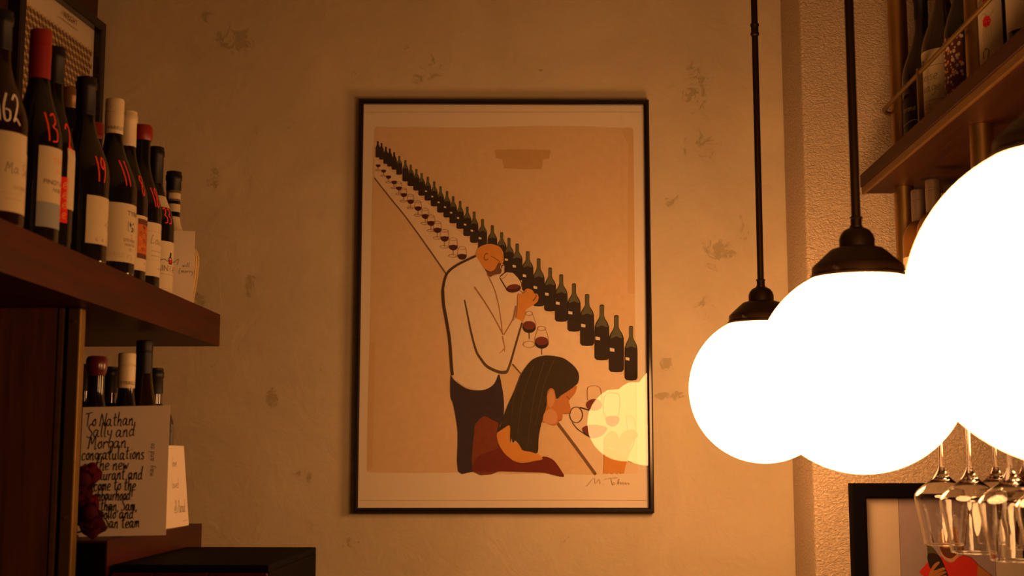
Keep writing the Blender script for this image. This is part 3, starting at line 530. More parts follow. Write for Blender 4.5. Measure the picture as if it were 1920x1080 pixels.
('p','wine','-269.8 290.2 -262.4 291.6 -255 290.3 -255.3 286.1 -258.2 282.8 -262.3 281.6 -266.4 282.8 -269.4 286'),
('s','fine','-256.7 285.2 -257.9 274.8 -257 270.1',1.0,1.0),
('s','fine','-243.6 285.2 -242.3 274.9 -243 270.1',1.0,1.0),
('s','fine','-243.6 285.2 -244 284.4 -245 283.7 -246.6 283.1 -248.5 282.7 -250.7 282.7 -252.8 282.9 -254.6 283.3 -255.9 284 -256.6 284.8 -256.6 285.6 -255.9 286.4 -254.6 287.1 -252.8 287.5 -250.7 287.7 -248.6 287.7 -246.6 287.3 -245 286.8 -244 286 -243.6 285.2',1.0,1.0),
('s','fine','-250 266.2 -249.9 255',1.3,1.3),
('s','fine','-242.8 254.6 -243.3 253.8 -244.5 253.1 -246.3 252.6 -248.7 252.3 -251.2 252.2 -253.7 252.4 -255.9 252.8 -257.5 253.4 -258.3 254.1 -258.3 254.9 -257.5 255.7 -255.9 256.3 -253.8 256.7 -251.3 256.9 -248.7 256.9 -246.4 256.6 -244.5 256 -243.3 255.3 -242.8 254.6',1.2,1.2),
('p','wine','-257.8 273.5 -250.1 275 -242.2 273.6 -242.5 269.1 -245.6 265.7 -250 264.4 -254.3 265.7 -257.5 269.1'),
('s','fine','-240 269.2 -241.2 258.3 -240.3 253.3',1.0,1.0),
('s','fine','-226.1 269.2 -224.7 258.3 -225.5 253.3',1.0,1.0),
('s','fine','-226.1 269.2 -226.5 268.3 -227.6 267.5 -229.2 266.9 -231.3 266.6 -233.6 266.5 -235.8 266.7 -237.7 267.2 -239.1 267.9 -239.9 268.7 -239.9 269.6 -239.1 270.4 -237.7 271.1 -235.8 271.6 -233.6 271.9 -231.4 271.8 -229.3 271.4 -227.6 270.8 -226.5 270.1 -226.1 269.2',1.0,1.0),
('s','fine','-232.9 249.1 -232.7 237.4',1.3,1.3),
('s','fine','-225.3 236.9 -225.8 236.1 -227.1 235.4 -229 234.8 -231.5 234.5 -234.2 234.4 -236.8 234.6 -239.1 235 -240.8 235.7 -241.7 236.4 -241.7 237.3 -240.8 238.1 -239.1 238.7 -236.9 239.2 -234.3 239.4 -231.6 239.3 -229.1 239 -227.1 238.4 -225.8 237.7 -225.3 236.9',1.2,1.2),
('p','wine','-241.1 256.9 -232.9 258.5 -224.7 256.9 -225 252.3 -228.2 248.6 -232.8 247.3 -237.4 248.6 -240.8 252.2'),
('s','fine','-221.4 252.4 -222.6 241 -221.7 235.7',1.0,1.0),
('s','fine','-206.8 252.5 -205.3 241 -206.2 235.7',1.0,1.0),
('s','fine','-206.8 252.5 -207.2 251.5 -208.3 250.7 -210.1 250.1 -212.3 249.7 -214.7 249.6 -217 249.8 -219 250.3 -220.5 251.1 -221.3 251.9 -221.3 252.9 -220.5 253.8 -219 254.5 -217 255 -214.7 255.2 -212.3 255.2 -210.1 254.8 -208.4 254.2 -207.2 253.4 -206.8 252.5',1.0,1.0),
('s','fine','-213.9 231.3 -213.8 219',1.3,1.3),
('s','fine','-206 218.5 -206.5 217.6 -207.8 216.9 -209.9 216.3 -212.5 215.9 -215.3 215.9 -218.1 216.1 -220.5 216.5 -222.2 217.2 -223.2 218 -223.2 218.9 -222.3 219.7 -220.5 220.4 -218.1 220.9 -215.4 221.1 -212.6 221 -209.9 220.7 -207.8 220.1 -206.5 219.4 -206 218.5',1.2,1.2),
('p','wine','-222.6 239.5 -214 241.2 -205.3 239.6 -205.6 234.6 -209.1 230.8 -213.9 229.4 -218.7 230.8 -222.2 234.6'),
('s','fine','-203.5 233.4 -204.9 221.4 -203.9 215.9',1.0,1.0),
('s','fine','-188.3 233.5 -186.7 221.5 -187.6 215.9',1.0,1.0),
('s','fine','-188.3 233.5 -188.7 232.5 -189.8 231.7 -191.7 231 -194 230.6 -196.5 230.5 -198.9 230.7 -201 231.3 -202.6 232 -203.4 233 -203.4 233.9 -202.6 234.8 -201.1 235.6 -199 236.2 -196.5 236.4 -194 236.3 -191.7 235.9 -189.9 235.3 -188.7 234.4 -188.3 233.5',1.0,1.0),
('s','fine','-195.7 211.4 -195.6 198.4',1.3,1.3),
('s','fine','-187.4 197.9 -187.9 197 -189.3 196.2 -191.5 195.6 -194.2 195.2 -197.2 195.1 -200.1 195.3 -202.6 195.8 -204.5 196.5 -205.4 197.4 -205.4 198.3 -204.5 199.2 -202.7 199.9 -200.2 200.4 -197.3 200.6 -194.3 200.5 -191.6 200.2 -189.4 199.6 -187.9 198.8 -187.4 197.9',1.2,1.2),
('p','wine','-204.8 219.9 -195.8 221.6 -186.7 220 -187 214.8 -190.6 210.8 -195.7 209.3 -200.8 210.8 -204.4 214.8'),
('s','fine','-189.4 216.7 -190.8 204.2 -189.8 198.4',1.0,1.0),
('s','fine','-173.4 216.8 -171.8 204.2 -172.7 198.4',1.0,1.0),
('s','fine','-173.4 216.8 -173.8 215.8 -175.1 214.9 -177 214.2 -179.4 213.7 -182 213.7 -184.6 213.9 -186.8 214.5 -188.4 215.3 -189.3 216.2 -189.3 217.2 -188.4 218.2 -186.8 219 -184.6 219.6 -182.1 219.8 -179.5 219.7 -177 219.3 -175.1 218.7 -173.8 217.8 -173.4 216.8',1.0,1.0),
('s','fine','-181.2 193.6 -181.1 180.1',1.3,1.3),
('s','fine','-172.6 179.5 -173.1 178.6 -174.5 177.7 -176.8 177.1 -179.7 176.7 -182.8 176.6 -185.8 176.9 -188.5 177.4 -190.4 178.1 -191.4 179 -191.4 180 -190.4 180.9 -188.5 181.6 -185.9 182.1 -182.9 182.4 -179.7 182.3 -176.9 181.9 -174.6 181.3 -173.1 180.5 -172.6 179.5',1.2,1.2),
('p','wine','-190.8 202.6 -181.3 204.4 -171.8 202.6 -172.1 197.2 -175.9 193 -181.2 191.5 -186.5 193 -190.4 197.2'),
('s','fine','-173.8 200 -175.3 186.9 -174.2 180.9',1.0,1.0),
('s','fine','-157.1 200.1 -155.4 187 -156.4 180.9',1.0,1.0),
('s','fine','-157.1 200.1 -157.5 199 -158.8 198.1 -160.9 197.4 -163.4 196.9 -166.1 196.8 -168.8 197.1 -171.1 197.7 -172.8 198.5 -173.7 199.5 -173.7 200.6 -172.8 201.6 -171.1 202.4 -168.8 203 -166.2 203.3 -163.4 203.2 -160.9 202.8 -158.9 202 -157.6 201.1 -157.1 200.1',1.0,1.0),
('s','fine','-165.3 175.9 -165.2 161.8',1.3,1.3),
('s','fine','-156.2 161.2 -156.8 160.2 -158.3 159.3 -160.7 158.7 -163.7 158.3 -167 158.2 -170.1 158.4 -172.9 158.9 -174.9 159.7 -175.9 160.7 -175.9 161.6 -174.9 162.6 -172.9 163.4 -170.2 163.9 -167 164.2 -163.7 164.1 -160.8 163.7 -158.3 163 -156.8 162.2 -156.2 161.2',1.2,1.2),
('p','wine','-175.3 185.2 -165.4 187.1 -155.4 185.3 -155.8 179.7 -159.7 175.3 -165.3 173.7 -170.8 175.3 -174.8 179.6'),
('s','fine','-156 179.3 -157.5 165.6 -156.5 159.3',1.0,1.0),
('s','fine','-138.6 179.3 -136.8 165.6 -137.8 159.3',1.0,1.0),
('s','fine','-138.6 179.3 -139 178.2 -140.4 177.2 -142.5 176.5 -145.1 176 -148 175.9 -150.8 176.2 -153.2 176.8 -154.9 177.7 -155.9 178.7 -155.9 179.8 -154.9 180.9 -153.2 181.7 -150.8 182.3 -148 182.6 -145.2 182.5 -142.5 182.1 -140.4 181.4 -139.1 180.4 -138.6 179.3',1.0,1.0),
('s','fine','-147.1 154.1 -147 139.4',1.3,1.3),
('s','fine','-137.7 138.8 -138.3 137.8 -139.9 136.9 -142.4 136.2 -145.5 135.7 -148.9 135.6 -152.2 135.9 -155 136.5 -157.1 137.3 -158.3 138.2 -158.3 139.3 -157.2 140.3 -155.1 141.1 -152.2 141.6 -148.9 141.9 -145.5 141.8 -142.4 141.4 -139.9 140.7 -138.3 139.8 -137.7 138.8',1.2,1.2),
('p','wine','-157.5 163.9 -147.2 165.8 -136.8 163.9 -137.2 158 -141.3 153.5 -147.1 151.8 -152.9 153.5 -157.1 158'),
('s','fine','-134.8 158.3 -136.5 144.1 -135.4 137.5',1.0,1.0),
('s','fine','-116.7 158.3 -114.9 144.1 -116 137.6',1.0,1.0),
('s','fine','-116.7 158.3 -117.2 157.2 -118.6 156.2 -120.8 155.4 -123.5 154.9 -126.5 154.8 -129.4 155.1 -131.9 155.7 -133.7 156.6 -134.7 157.7 -134.7 158.8 -133.8 159.9 -131.9 160.8 -129.4 161.5 -126.5 161.8 -123.6 161.7 -120.8 161.2 -118.6 160.5 -117.2 159.4 -116.7 158.3',1.0,1.0),
('s','fine','-125.6 132.1 -125.5 116.8',1.3,1.3),
('s','fine','-115.9 116.2 -116.4 115.1 -118.1 114.2 -120.7 113.5 -124 113 -127.5 112.9 -130.9 113.2 -133.9 113.8 -136.1 114.6 -137.2 115.6 -137.2 116.7 -136.1 117.7 -133.9 118.6 -131 119.2 -127.5 119.4 -124 119.4 -120.7 118.9 -118.1 118.2 -116.4 117.3 -115.9 116.2',1.2,1.2),
('p','wine','-136.5 142.3 -125.7 144.3 -114.9 142.3 -115.3 136.2 -119.6 131.5 -125.6 129.7 -131.7 131.4 -136 136.2'),
('s','fine','-113 135.9 -114.8 121.2 -113.6 114.4',1.0,1.0),
('s','fine','-94.2 135.9 -92.4 121.2 -93.5 114.4',1.0,1.0),
('s','fine','-94.2 135.9 -94.7 134.8 -96.2 133.7 -98.5 132.9 -101.3 132.4 -104.4 132.3 -107.4 132.6 -110 133.2 -111.9 134.2 -112.9 135.3 -112.9 136.5 -111.9 137.6 -110 138.6 -107.4 139.2 -104.4 139.5 -101.3 139.4 -98.5 139 -96.2 138.2 -94.7 137.1 -94.2 135.9',1.0,1.0),
('p','wine','-114.7 119.3 -103.6 121.4 -92.4 119.3 -92.8 113 -97.2 108.1 -103.5 106.2 -109.8 108 -114.3 113'),
('s','fine','71.5 -27.4 71.1 -29.2 69.7 -30.7 67.6 -31.9 65.1 -32.6 62.3 -32.7 59.5 -32.3 57.2 -31.4 55.4 -30 54.5 -28.3 54.5 -26.6 55.5 -25 57.2 -23.6 59.5 -22.6 62.3 -22.2 65.1 -22.3 67.7 -23 69.7 -24.2 71.1 -25.7 71.5 -27.4',1.4,1.4),
('s','fine','54.4 -28.8 47.2 -49 46.5 -59.6',0.9,0.9),
('s','fine','71.5 -28.8 78.7 -49 79.3 -59.5',0.9,0.9),
('s','line','62.9 -72.7 62.9 -91.2',2.0,2.0),
('s','fine','77.3 -104.3 76.5 -106.9 74.2 -109.2 70.7 -110.9 66.4 -112 61.6 -112.2 57 -111.6 53.1 -110.1 50.2 -108.1 48.6 -105.6 48.6 -103.1 50.2 -100.6 53.1 -98.5 57.1 -97.1 61.7 -96.5 66.4 -96.7 70.7 -97.7 74.2 -99.5 76.5 -101.8 77.3 -104.3',1.3,1.3),
('p','bot_dark','79.3 -62.2 78.5 -66.5 76.2 -70.3 72.5 -73.4 68 -75.4 62.9 -76 57.8 -75.4 53.2 -73.4 49.6 -70.4 47.3 -66.5 46.5 -62.2 47.3 -57.9 49.6 -54.1 53.3 -51 57.9 -49 62.9 -48.3 68 -49 72.6 -51 76.2 -54 78.5 -57.9'),
('p','wine2','78.3 -56.9 77.5 -60.2 75.3 -63.1 71.9 -65.4 67.7 -66.9 62.9 -67.5 58.2 -67 53.9 -65.5 50.5 -63.1 48.3 -60.2 47.6 -56.9 48.3 -53.7 50.5 -50.7 53.9 -48.4 58.2 -46.9 62.9 -46.4 67.7 -46.9 72 -48.4 75.4 -50.7 77.5 -53.6'),
('s','fine','103.8 -64.8 103.2 -66.5 101.7 -68 99.3 -69.2 96.3 -69.9 93.1 -70 89.9 -69.6 87.2 -68.7 85.2 -67.3 84.2 -65.7 84.2 -63.9 85.2 -62.3 87.2 -60.9 90 -60 93.1 -59.5 96.3 -59.7 99.3 -60.4 101.7 -61.5 103.2 -63.1 103.8 -64.8',1.4,1.4),
('s','fine','84.1 -66.1 77.5 -87.9 76.8 -98.4',0.9,0.9),
('s','fine','103.8 -66.1 110.2 -87.8 110.9 -98.4',0.9,0.9),
('s','line','93.8 -111.5 93.7 -129.9',2.0,2.0),
('p','bot_dark','110.9 -101 110 -105.3 107.6 -109.1 103.8 -112.2 99 -114.1 93.8 -114.8 88.5 -114.1 83.8 -112.2 80 -109.1 77.6 -105.3 76.8 -101 77.6 -96.8 80 -92.9 83.8 -89.8 88.6 -87.9 93.8 -87.2 99.1 -87.9 103.9 -89.8 107.6 -92.9 110 -96.7'),
('p','wine2','109.8 -95.7 109 -99 106.7 -101.9 103.2 -104.2 98.7 -105.7 93.8 -106.3 88.8 -105.8 84.4 -104.3 80.9 -101.9 78.6 -99 77.8 -95.8 78.6 -92.5 80.9 -89.6 84.4 -87.2 88.9 -85.7 93.8 -85.2 98.8 -85.7 103.3 -87.2 106.8 -89.5 109.1 -92.5'),
('p','jacket','-69.8 116.8 -90.9 106.1 -114.6 94 -133 82 -144.7 66 -152.4 32.7 -149.5 -4.4 -141.5 -34.8 -131.9 -95.4 -126.2 -180.5 -114.4 -194.9 -93.4 -209.2 -60.8 -217 -39.9 -213.1 -23 -200 -11.3 -177.8 7 -173.9 16.2 -150.3 33.2 -91.2 45.1 -53 29.3 -38.5 20.1 -49.1 14.8 -5.4 6.9 27.7 -6.3 47.6 -11.6 71.6 -26.1 64.9 -40.6 71.5 -56.5 95.5'),
('p','table','24 -49.1 7 -74.1 -1.5 -82 -4.9 -45.1 -8.8 -12.1 0.4 7.8 13.5 -12.1 21.4 -38.5'),
('s','dark','-68.4 116.8 -90.9 106.1 -114.6 94 -133 80.7 -144.1 64.7 -151.1 32.7',5.2,5.9),
('s','dark','-151.1 32.7 -148.9 -4.4 -141.4 -45.3 -133.2 -95.4 -129 -150.5 -126.2 -180.5',7.2,7.2),
('s','dark2','-97.5 6.3 -90.3 -28.1 -80.9 -74.3 -68.2 -120.2 -55.8 -141.2 -40.1 -159.5 -11.3 -172.6 7 -172.6',3.9,8.5),
('s','dark2','7 -173.9 16.2 -150.3 29.3 -104.4 45.1 -50.3',5.9,4.6),
('s','lapel','-73.5 38.9 -50.3 5.1 -25.9 -34.6 -1.5 -80.7',4.2,3.1),
('s','lapel','-41.9 71.5 -35.3 59 -21.4 26.3 -10.7 -19.4 -3.5 -76.8',3.4,2.6),
('s','lapel','0 -80.5 22.7 -40.7 28 -22.6 30.6 -8.1',2.9,3.4),
('s','lapel','-3.5 -83.4 0.4 -104.4 1.8 -113.6 -10.5 -126.1',3.4,1.6),
('s','lapel','1.8 -113.6 1.8 -122.8',2.4,2.4),
('p','navy','-130.5 -182.6 -124.7 -189.6 -109.8 -201.9 -87.1 -214.6 -60.4 -217.4 -39.9 -213.3 -22.7 -200.2 -12 -177.1 -5 -205.1 -0 -237.9 -0.4 -278.8 -13.1 -321.6 -12.9 -414.9 -72 -414.9 -110.8 -414 -112.1 -319.6 -123.9 -250.2 -130.2 -233.9'),
('p','skin','-69 119.5 -65.9 132.9 -59.3 139.6 -47.4 145 -36.8 146.3 -26.2 145.7 -10.9 139.7 -3.7 130.3 -1.1 122.3 -0.6 103.6 -6.3 88.9 -8.9 76.9 -26.1 74.2 -43.3 79.5 -56.5 96.8 -68.4 114.1'),
('p','beard','-47.5 86.2 -41.9 72.8 -34 63.5 -27.4 67.5 -19.5 70.2 -8.9 71.6 -5 80.9 -5.4 94.2 -12.9 99.6 -19.5 88.2 -24.8 80.9 -34 77.5 -44.6 82.8'),
('s','beard','-39.6 109.2 -41.2 107.1 -43.2 105.8 -45.1 105.7 -46.8 106.7 -48.1 108.6 -48.7 111.3 -48.7 114.3 -47.9 117.3 -46.6 120 -44.9 121.8 -42.9 122.7 -41 122.5 -39.4 121.2',2.1,2.1),
('s','beard','-32.8 116.9 -19.5 108.9 -9 100.9',1.6,1.6),
('s','paper','1 88.9 0.7 87 -0 85.2 -1.1 83.9 -2.5 83.1 -4 82.9 -5.5 83.4 -6.8 84.5 -7.7 86 -8.2 87.9 -8.2 89.9 -7.7 91.8 -6.8 93.3 -5.5 94.4 -4.1 94.9 -2.5 94.7 -1.1 93.9 -0 92.6 0.7 90.9 1 88.9',1.2,1.2),
('p','skin','34.4 12.9 36.5 22.2 44.1 20.6 48.7 24.3 53.3 32.3 60 34.8 67.3 32.4 72.2 29.3 76.2 22.2 81.7 22.2 85.3 17.6 86.2 10 82.2 0.7 72.1 -6.9 62.4 -13.1 54.8 -19.2 51.7 -31.5 47.1 -47.4 38 -43.1 29.5 -38.2 32.5 -23.9 34.4 -3.9'),
('s','beard','47.8 23.1 51.8 26.8 56.3 29.9',1.6,1.6),
('s','beard','72.2 3.8 79.2 13 80.7 20.7',2.9,1.3),
('s','lapel','34.4 12.9 34.4 -3.9 32.5 -23.9 29.5 -38.2',1.6,1.6),
('p','table','-10.2 62.1 6 75.4 22.8 73.9 42.6 52.9 43.5 42.2 38 31.4 19.7 26.7 6 35.9'),
('s','dark','-10.2 62.1 -1.6 48.2 6 35.3',2.4,2.4),
('s','dark','-10.2 63.6 6 76 22.8 74.5 35 62.2 43.5 48.3 42.9 39.1',1.7,1.7),
('s','fine','-7.7 59 1.4 62.1 9 72.9',1.6,1.6),
('p','wine','42.4 37.3 41.9 34 39.6 30.8 35.8 28 30.9 26 25.3 24.8 19.6 24.6 14.3 25.4 10 27.2 7 29.7 5.7 32.8 6.3 36.1 8.5 39.3 12.3 42 17.2 44.1 22.8 45.3 28.5 45.5 33.8 44.7 38.2 42.9 41.1 40.4'),
('p','wine2','39.8 41 39.2 39.2 37.1 37.5 33.8 35.9 29.5 34.6 24.7 33.8 19.8 33.4 15.3 33.6 11.7 34.4 9.3 35.6 8.4 37.1 8.9 38.8 11 40.6 14.3 42.2 18.6 43.4 23.4 44.3 28.3 44.6 32.8 44.4 36.4 43.7 38.8 42.5'),
('s','fine','38.6 30.5 44.1 26.8 49 22.5',2.4,2.4),
('p','rust','-72.4 -321.6 -68.4 -299.2 -47.9 -280.8 -27.4 -290.2 -12.7 -299.2 -17.1 -321.6 -12.6 -364.3 -12.9 -414.9 -74.1 -414.9'),
('p','dress','-75 -414.7 -71 -392.4 -64.9 -380.3 -46.6 -370.2 -16 -360 -12.7 -347.9 2.4 -370.2 31 -391.6 57.5 -393.2 84.1 -386 98.4 -378.3 118.8 -385.2 131 -398.5 139.1 -410.6 147.6 -427.2 126.8 -424.8 98.3 -417.9 57.5 -416.7 -3.7 -414.7'),
('p','skin','-16.4 -322.7 -3.8 -313.3 15.5 -304.4 18.7 -343.8 35.1 -345.8 57.6 -364.1 78 -368.9 95.5 -384.3 73.8 -389.6 57.5 -392.4 28.9 -390.8 12.6 -380.3 0.4 -369 -12.7 -347.1'),
('p','skin2','94.5 -295 98.7 -272.5 104.9 -258.2 105.4 -233.6 113.3 -213.1 123.5 -215.2 129.6 -239.8 139.9 -231.6 160.5 -217.2 179.1 -205.7 177 -221.3 167.9 -233.6 160.4 -242.6 163.2 -256.1 164.8 -272.5 145.9 -274.9 144.6 -282.7 142.1 -290 135.5 -294.1 127.3 -302.7 117 -302.3 104.8 -296.6'),
('p','hair','113.6 -131.6 95 -132.5 74.4 -139.9 57.9 -155.6 41.4 -180.3 24.9 -221.4 12.6 -248 4.4 -268.5 -3 -286.8 -7.9 -305.2 -16 -320.2 -1.7 -311.3 14.6 -303.1 15.1 -327.5 16.3 -345.8 20 -333.6 23.2 -345.8 28.1 -339.7 35.1 -345.8 41.2 -356 47.3 -364.1 65.7 -367.3 82.9 -369.4 85.4 -335.7 91.2 -303.1 104.9 -256.1 105.4 -233.6 107.9 -219.3 115.3 -211.9 122.3 -214.8 125.6 -221.3 130 -238.5 139.9 -230.3 160.5 -217.2 172.9 -208.2 183.3 -197.9 184.7 -176.1 173.2 -157.5 150.7 -139.8 132.1 -134.1'),
('p','skin3','109.9 -225.4 116.1 -216.4 122.3 -221.3 125.5 -239.8 119.3 -256.1 111.1 -258.2 107.8 -241.8'),
('s','beard','166.4 -272.5 156.1 -274.5 145.9 -274.9',1.3,1.3),
('s','beard','154.3 -231.6 162.5 -239.7',1.8,1.8),
('s','beard','133.5 -291.7 142.1 -290',1.6,1.6),
('p','skin3','98.7 -274.5 115.1 -262.3 130.7 -274.5 129.4 -294.9 117.1 -299.8 98.6 -294.1'),
('s','hair2','41.4 -180.3 24.9 -233.7 18.7 -295',2.1,1.0),
('s','hair2','74.3 -155.6 47.5 -229.6 33.1 -327.5',2.1,1.0),
('s','hair2','99.1 -147.3 74.2 -233.7 57.6 -356',2.1,1.0),
('s','hair2','123.8 -143.2 98.9 -204.9 78.1 -303.1',2.1,1.0),
('s','dark2','193.5 -277.4 192.6 -283.6 190.1 -289.1 186.3 -293.4 181.6 -296 176.5 -296.5 171.5 -294.9 167.2 -291.5 164.1 -286.5 162.5 -280.5 162.5 -274.2 164.2 -268.2 167.4 -263.2 171.7 -259.8 176.7 -258.2 181.8 -258.7 186.5 -261.3 190.2 -265.6 192.7 -271.1 193.5 -277.4',2.1,2.1),
('s','dark2','168.3 -296.1 180.5 -311.2 194.8 -321.4 207 -329.5',2.0,2.0),
('s','dark','187 -259 197.3 -262.2 210.4 -265.9',3.4,3.4),
('p','wine2','192.5 -312.2 200.4 -304.4 216.1 -301.6 241.2 -303.4 253.6 -310.6 244.1 -324.6 230 -332.4 214.3 -329.3 201.8 -324.6'),
('p','bot_dark','192.5 -313.7 201.8 -324.6 214.3 -327.7 228.4 -324.6 226.8 -333.3 217.4 -334.6 206.5 -330.2 197.1 -323.1'),
('s','fine','207.1 -241.9 205.7 -227.8 208.9 -208.9 235.7 -209.6 241.7 -243.4',1.3,1.3),
('p','wine2','241.6 -252.8 240.6 -257.3 237.8 -261.3 233.5 -264.5 228 -266.5 222 -267.2 216 -266.5 210.6 -264.5 206.3 -261.3 203.6 -257.3 202.6 -252.8 203.6 -248.4 206.4 -244.4 210.8 -241.2 216.2 -239.1 222.2 -238.4 228.3 -239.1 233.7 -241.2 238 -244.4 240.7 -248.4'),
('s','fine','253.9 -287.2 244.6 -265.3 251.3 -227.7 282.7 -227.7 283.9 -265.3 279 -287.2',1.3,1.3),
('p','wine2','249.2 -287.2 258.6 -280.3 275.9 -280.3 283.7 -285.6 280.4 -298.1 267.8 -305.9 255.3 -301.2'),
('p','skin','245.4 -354.1 253.2 -355.7 265.7 -361.9 281.3 -366.5 303.1 -380.5 298.2 -399.1 293.3 -419.2 290.2 -417 287 -420.7 282.3 -417 277.6 -420.7 271.4 -417.6 265.1 -420.7 258.9 -417.6 252.6 -420.1 247 -417.6 243.3 -419.2 245.1 -389.8'),
('p','skin3','247.1 -337 258.3 -319.9 269.3 -316.8 278.6 -324.6 281.6 -337 288 -324.6 300.6 -315.2 319.5 -313.7 328.7 -327.7 320.8 -337 312.8 -349.5 307.9 -368.1 302.4 -380.5 281.3 -367.5 262.6 -357.2 247 -354.1'),
('s','fine','320.8 -335.5 317.5 -349.5 306.3 -371.2 303 -382.1',1.6,1.6),
('s','fine','299.9 -386.7 309.2 -391.7 320.2 -389.8',1.3,1.3),
('s','fine','303.8 -312.1 301 -280.9 319.8 -287.2 324.1 -324.6',1.0,1.0),
('s','pencil','203.3 -449.8 210.3 -440.9 220.6 -430.8 223.7 -444.2 232.8 -433.7 235.6 -445',1.2,1.2),
('s','pencil','241.7 -445.8 243.3 -446.6',1.2,1.2),
('s','pencil','245.9 -433.7 261.4 -430.9 278.5 -429.6',1.2,1.2),
('s','pencil','261.4 -431.3 263.7 -440.1 265.3 -447',1.2,1.2),
('s','pencil','268.6 -441.8 265.3 -445 268.6 -447.4 271.1 -444.2 268.6 -441.8',1.2,1.2),
('s','pencil','276.7 -445.8 281.8 -432.1 280 -445.8 285 -440.1 286.5 -445.8 290.7 -440.1 293.1 -445.8 297.2 -441 298.8 -445.8 303.7 -441.8 305.3 -445.8 307.8 -443.4',1.2,1.2),
('s','crease','-352 480.4 -194.2 481.6 6.7 481.7 207.9 483.1 349 483.2',1.0,1.0),
('s','crease','-348.7 -483.7 -121.9 -483.8 136.4 -483.2 348.6 -484',1.0,1.0),
]

# ------------------------------------------------------------------ palette
limewash('limewash_wall', (0.60, 0.50, 0.345), PATCHES)
roughcast('roughcast_wall', (0.74, 0.58, 0.42))
plain('ceiling_paint', (0.55, 0.45, 0.32), 0.9, vary=.08, scale=8)
plain('floor_boards', (0.09, 0.045, 0.02), 0.5, vary=.3, scale=8)
plain('dark_room_paint', (0.10, 0.05, 0.03), 0.8, vary=.15, scale=6)
wood('mahogany', (0.027, 0.0036, 0.0008), (0.060, 0.0084, 0.0018), (7, 0.5, 7), 0.45, spec=.10)
wood('mahogany_upright', (0.070, 0.024, 0.016), (0.150, 0.054, 0.032), (8, 8, 0.5), 0.38, spec=.3)
wood('oxblood_board', (0.030, 0.008, 0.006), (0.060, 0.016, 0.010), (8, 8, 0.5), 0.5)
wood('walnut_bar', (0.017, 0.0042, 0.0010), (0.040, 0.0105, 0.0026), (7, 0.5, 7), 0.5, spec=.12)
wood('edge_wood', (0.075, 0.036, 0.008), (0.125, 0.060, 0.015), (9, 0.6, 9), 0.45, spec=.15)
plain('brass', (0.42, 0.255, 0.085), 0.36, 1.0, vary=.22, scale=9)
plain('brass_dull', (0.16, 0.092, 0.022), 0.5, 0.8, vary=.25, scale=14)
plain('bronze', (0.026, 0.012, 0.004), 0.45, 0.6, vary=.25, scale=30)
plain('bright_steel', (0.6, 0.55, 0.5), 0.25, 1.0)
plain('black_lacquer', (0.008, 0.005, 0.006), 0.16, spec=.5)
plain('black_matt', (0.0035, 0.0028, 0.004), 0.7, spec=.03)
plain('green_bottle', (0.0075, 0.0065, 0.005), 0.09, spec=.45)
plain('brown_bottle', (0.014, 0.0055, 0.003), 0.09, spec=.4)
plain('olive_bottle', (0.026, 0.012, 0.004), 0.10, spec=.5)
plain('amber_bottle', (0.15, 0.062, 0.012), 0.12, spec=.5)
plain('foil_red', (0.23, 0.010, 0.008), 0.42, vary=.1, scale=60)
plain('foil_burgundy', (0.085, 0.008, 0.008), 0.25)
plain('foil_black', (0.006, 0.004, 0.005), 0.45, spec=.3)
plain('foil_gold', (0.20, 0.105, 0.03), 0.38, 0.4)
plain('foil_cream', (0.60, 0.49, 0.33), 0.42)
plain('foil_grey', (0.17, 0.12, 0.085), 0.32, 0.5)
plain('label_cream', (0.50, 0.41, 0.27), 0.75, spec=.2, vary=.05, scale=60)
plain('label_white', (0.55, 0.46, 0.32), 0.75, spec=.2, vary=.05, scale=60)
plain('card_white', (0.74, 0.64, 0.53), 0.8, spec=.2, vary=.04, scale=30)
plain('card_grey', (0.78, 0.66, 0.56), 0.8, spec=.2, vary=.04, scale=30)
plain('straw', (0.58, 0.42, 0.20), 0.8, vary=.2, scale=90)
plain('petal_red', (0.080, 0.0035, 0.008), 0.8, spec=.1, vary=.35, scale=120)
plain('petal_deep', (0.036, 0.0020, 0.006), 0.85, spec=.1, vary=.35, scale=120)
plain('dry_green', (0.05, 0.04, 0.015), 0.8)
pane_glass('picture_glass')
stemware_glass('stemware')
globe_mat('lit_opal_glass')
INK = dict(ink=(.02,.015,.015), ink_soft=(.16,.11,.08), ink_faint=(.38,.28,.18), red_mark=(.80,.055,.025), white_mark=(.75,.68,.55),
  orange_ink=(.65,.26,.06), grey_blue=(.24,.25,.25), leaf_ink=(.05,.07,.03), red_ink=(.62,.02,.012), rust_ink=(.45,.12,.03), brown_ink=(.12,.04,.02),
  paper=(.74,.64,.51), mat_board=(.52,.44,.35), tan=(.655,.475,.285), table=(.72,.57,.40), jacket=(.71,.585,.43), brush=(.54,.345,.16), edge=(.615,.425,.225),
  bot_dark=(.034,.023,.017), bot_line=(.022,.015,.010), bot_green=(.105,.105,.06), wine=(.07,.018,.015), wine2=(.17,.04,.025),
  skin=(.62,.275,.06), skin2=(.50,.20,.06), skin3=(.58,.30,.14), beard=(.17,.07,.03), hair=(.045,.031,.016), hair2=(.085,.058,.03),
  navy=(.042,.027,.032), rust=(.19,.045,.017), dress=(.15,.022,.012), dark=(.06,.035,.02), dark2=(.105,.065,.035), lapel=(.33,.17,.09),
  line=(.18,.10,.05), fine=(.34,.21,.12), pencil=(.46,.34,.23), crease=(.62,.52,.40), mauve=(.31,.255,.27), shirt=(.56,.030,.018),
  arm=(.40,.17,.045), pot_green=(.09,.075,.03), cube_light=(.60,.44,.24), cube_mid=(.27,.15,.075), cube_dark=(.09,.05,.03), bloom_pale=(.62,.48,.36))
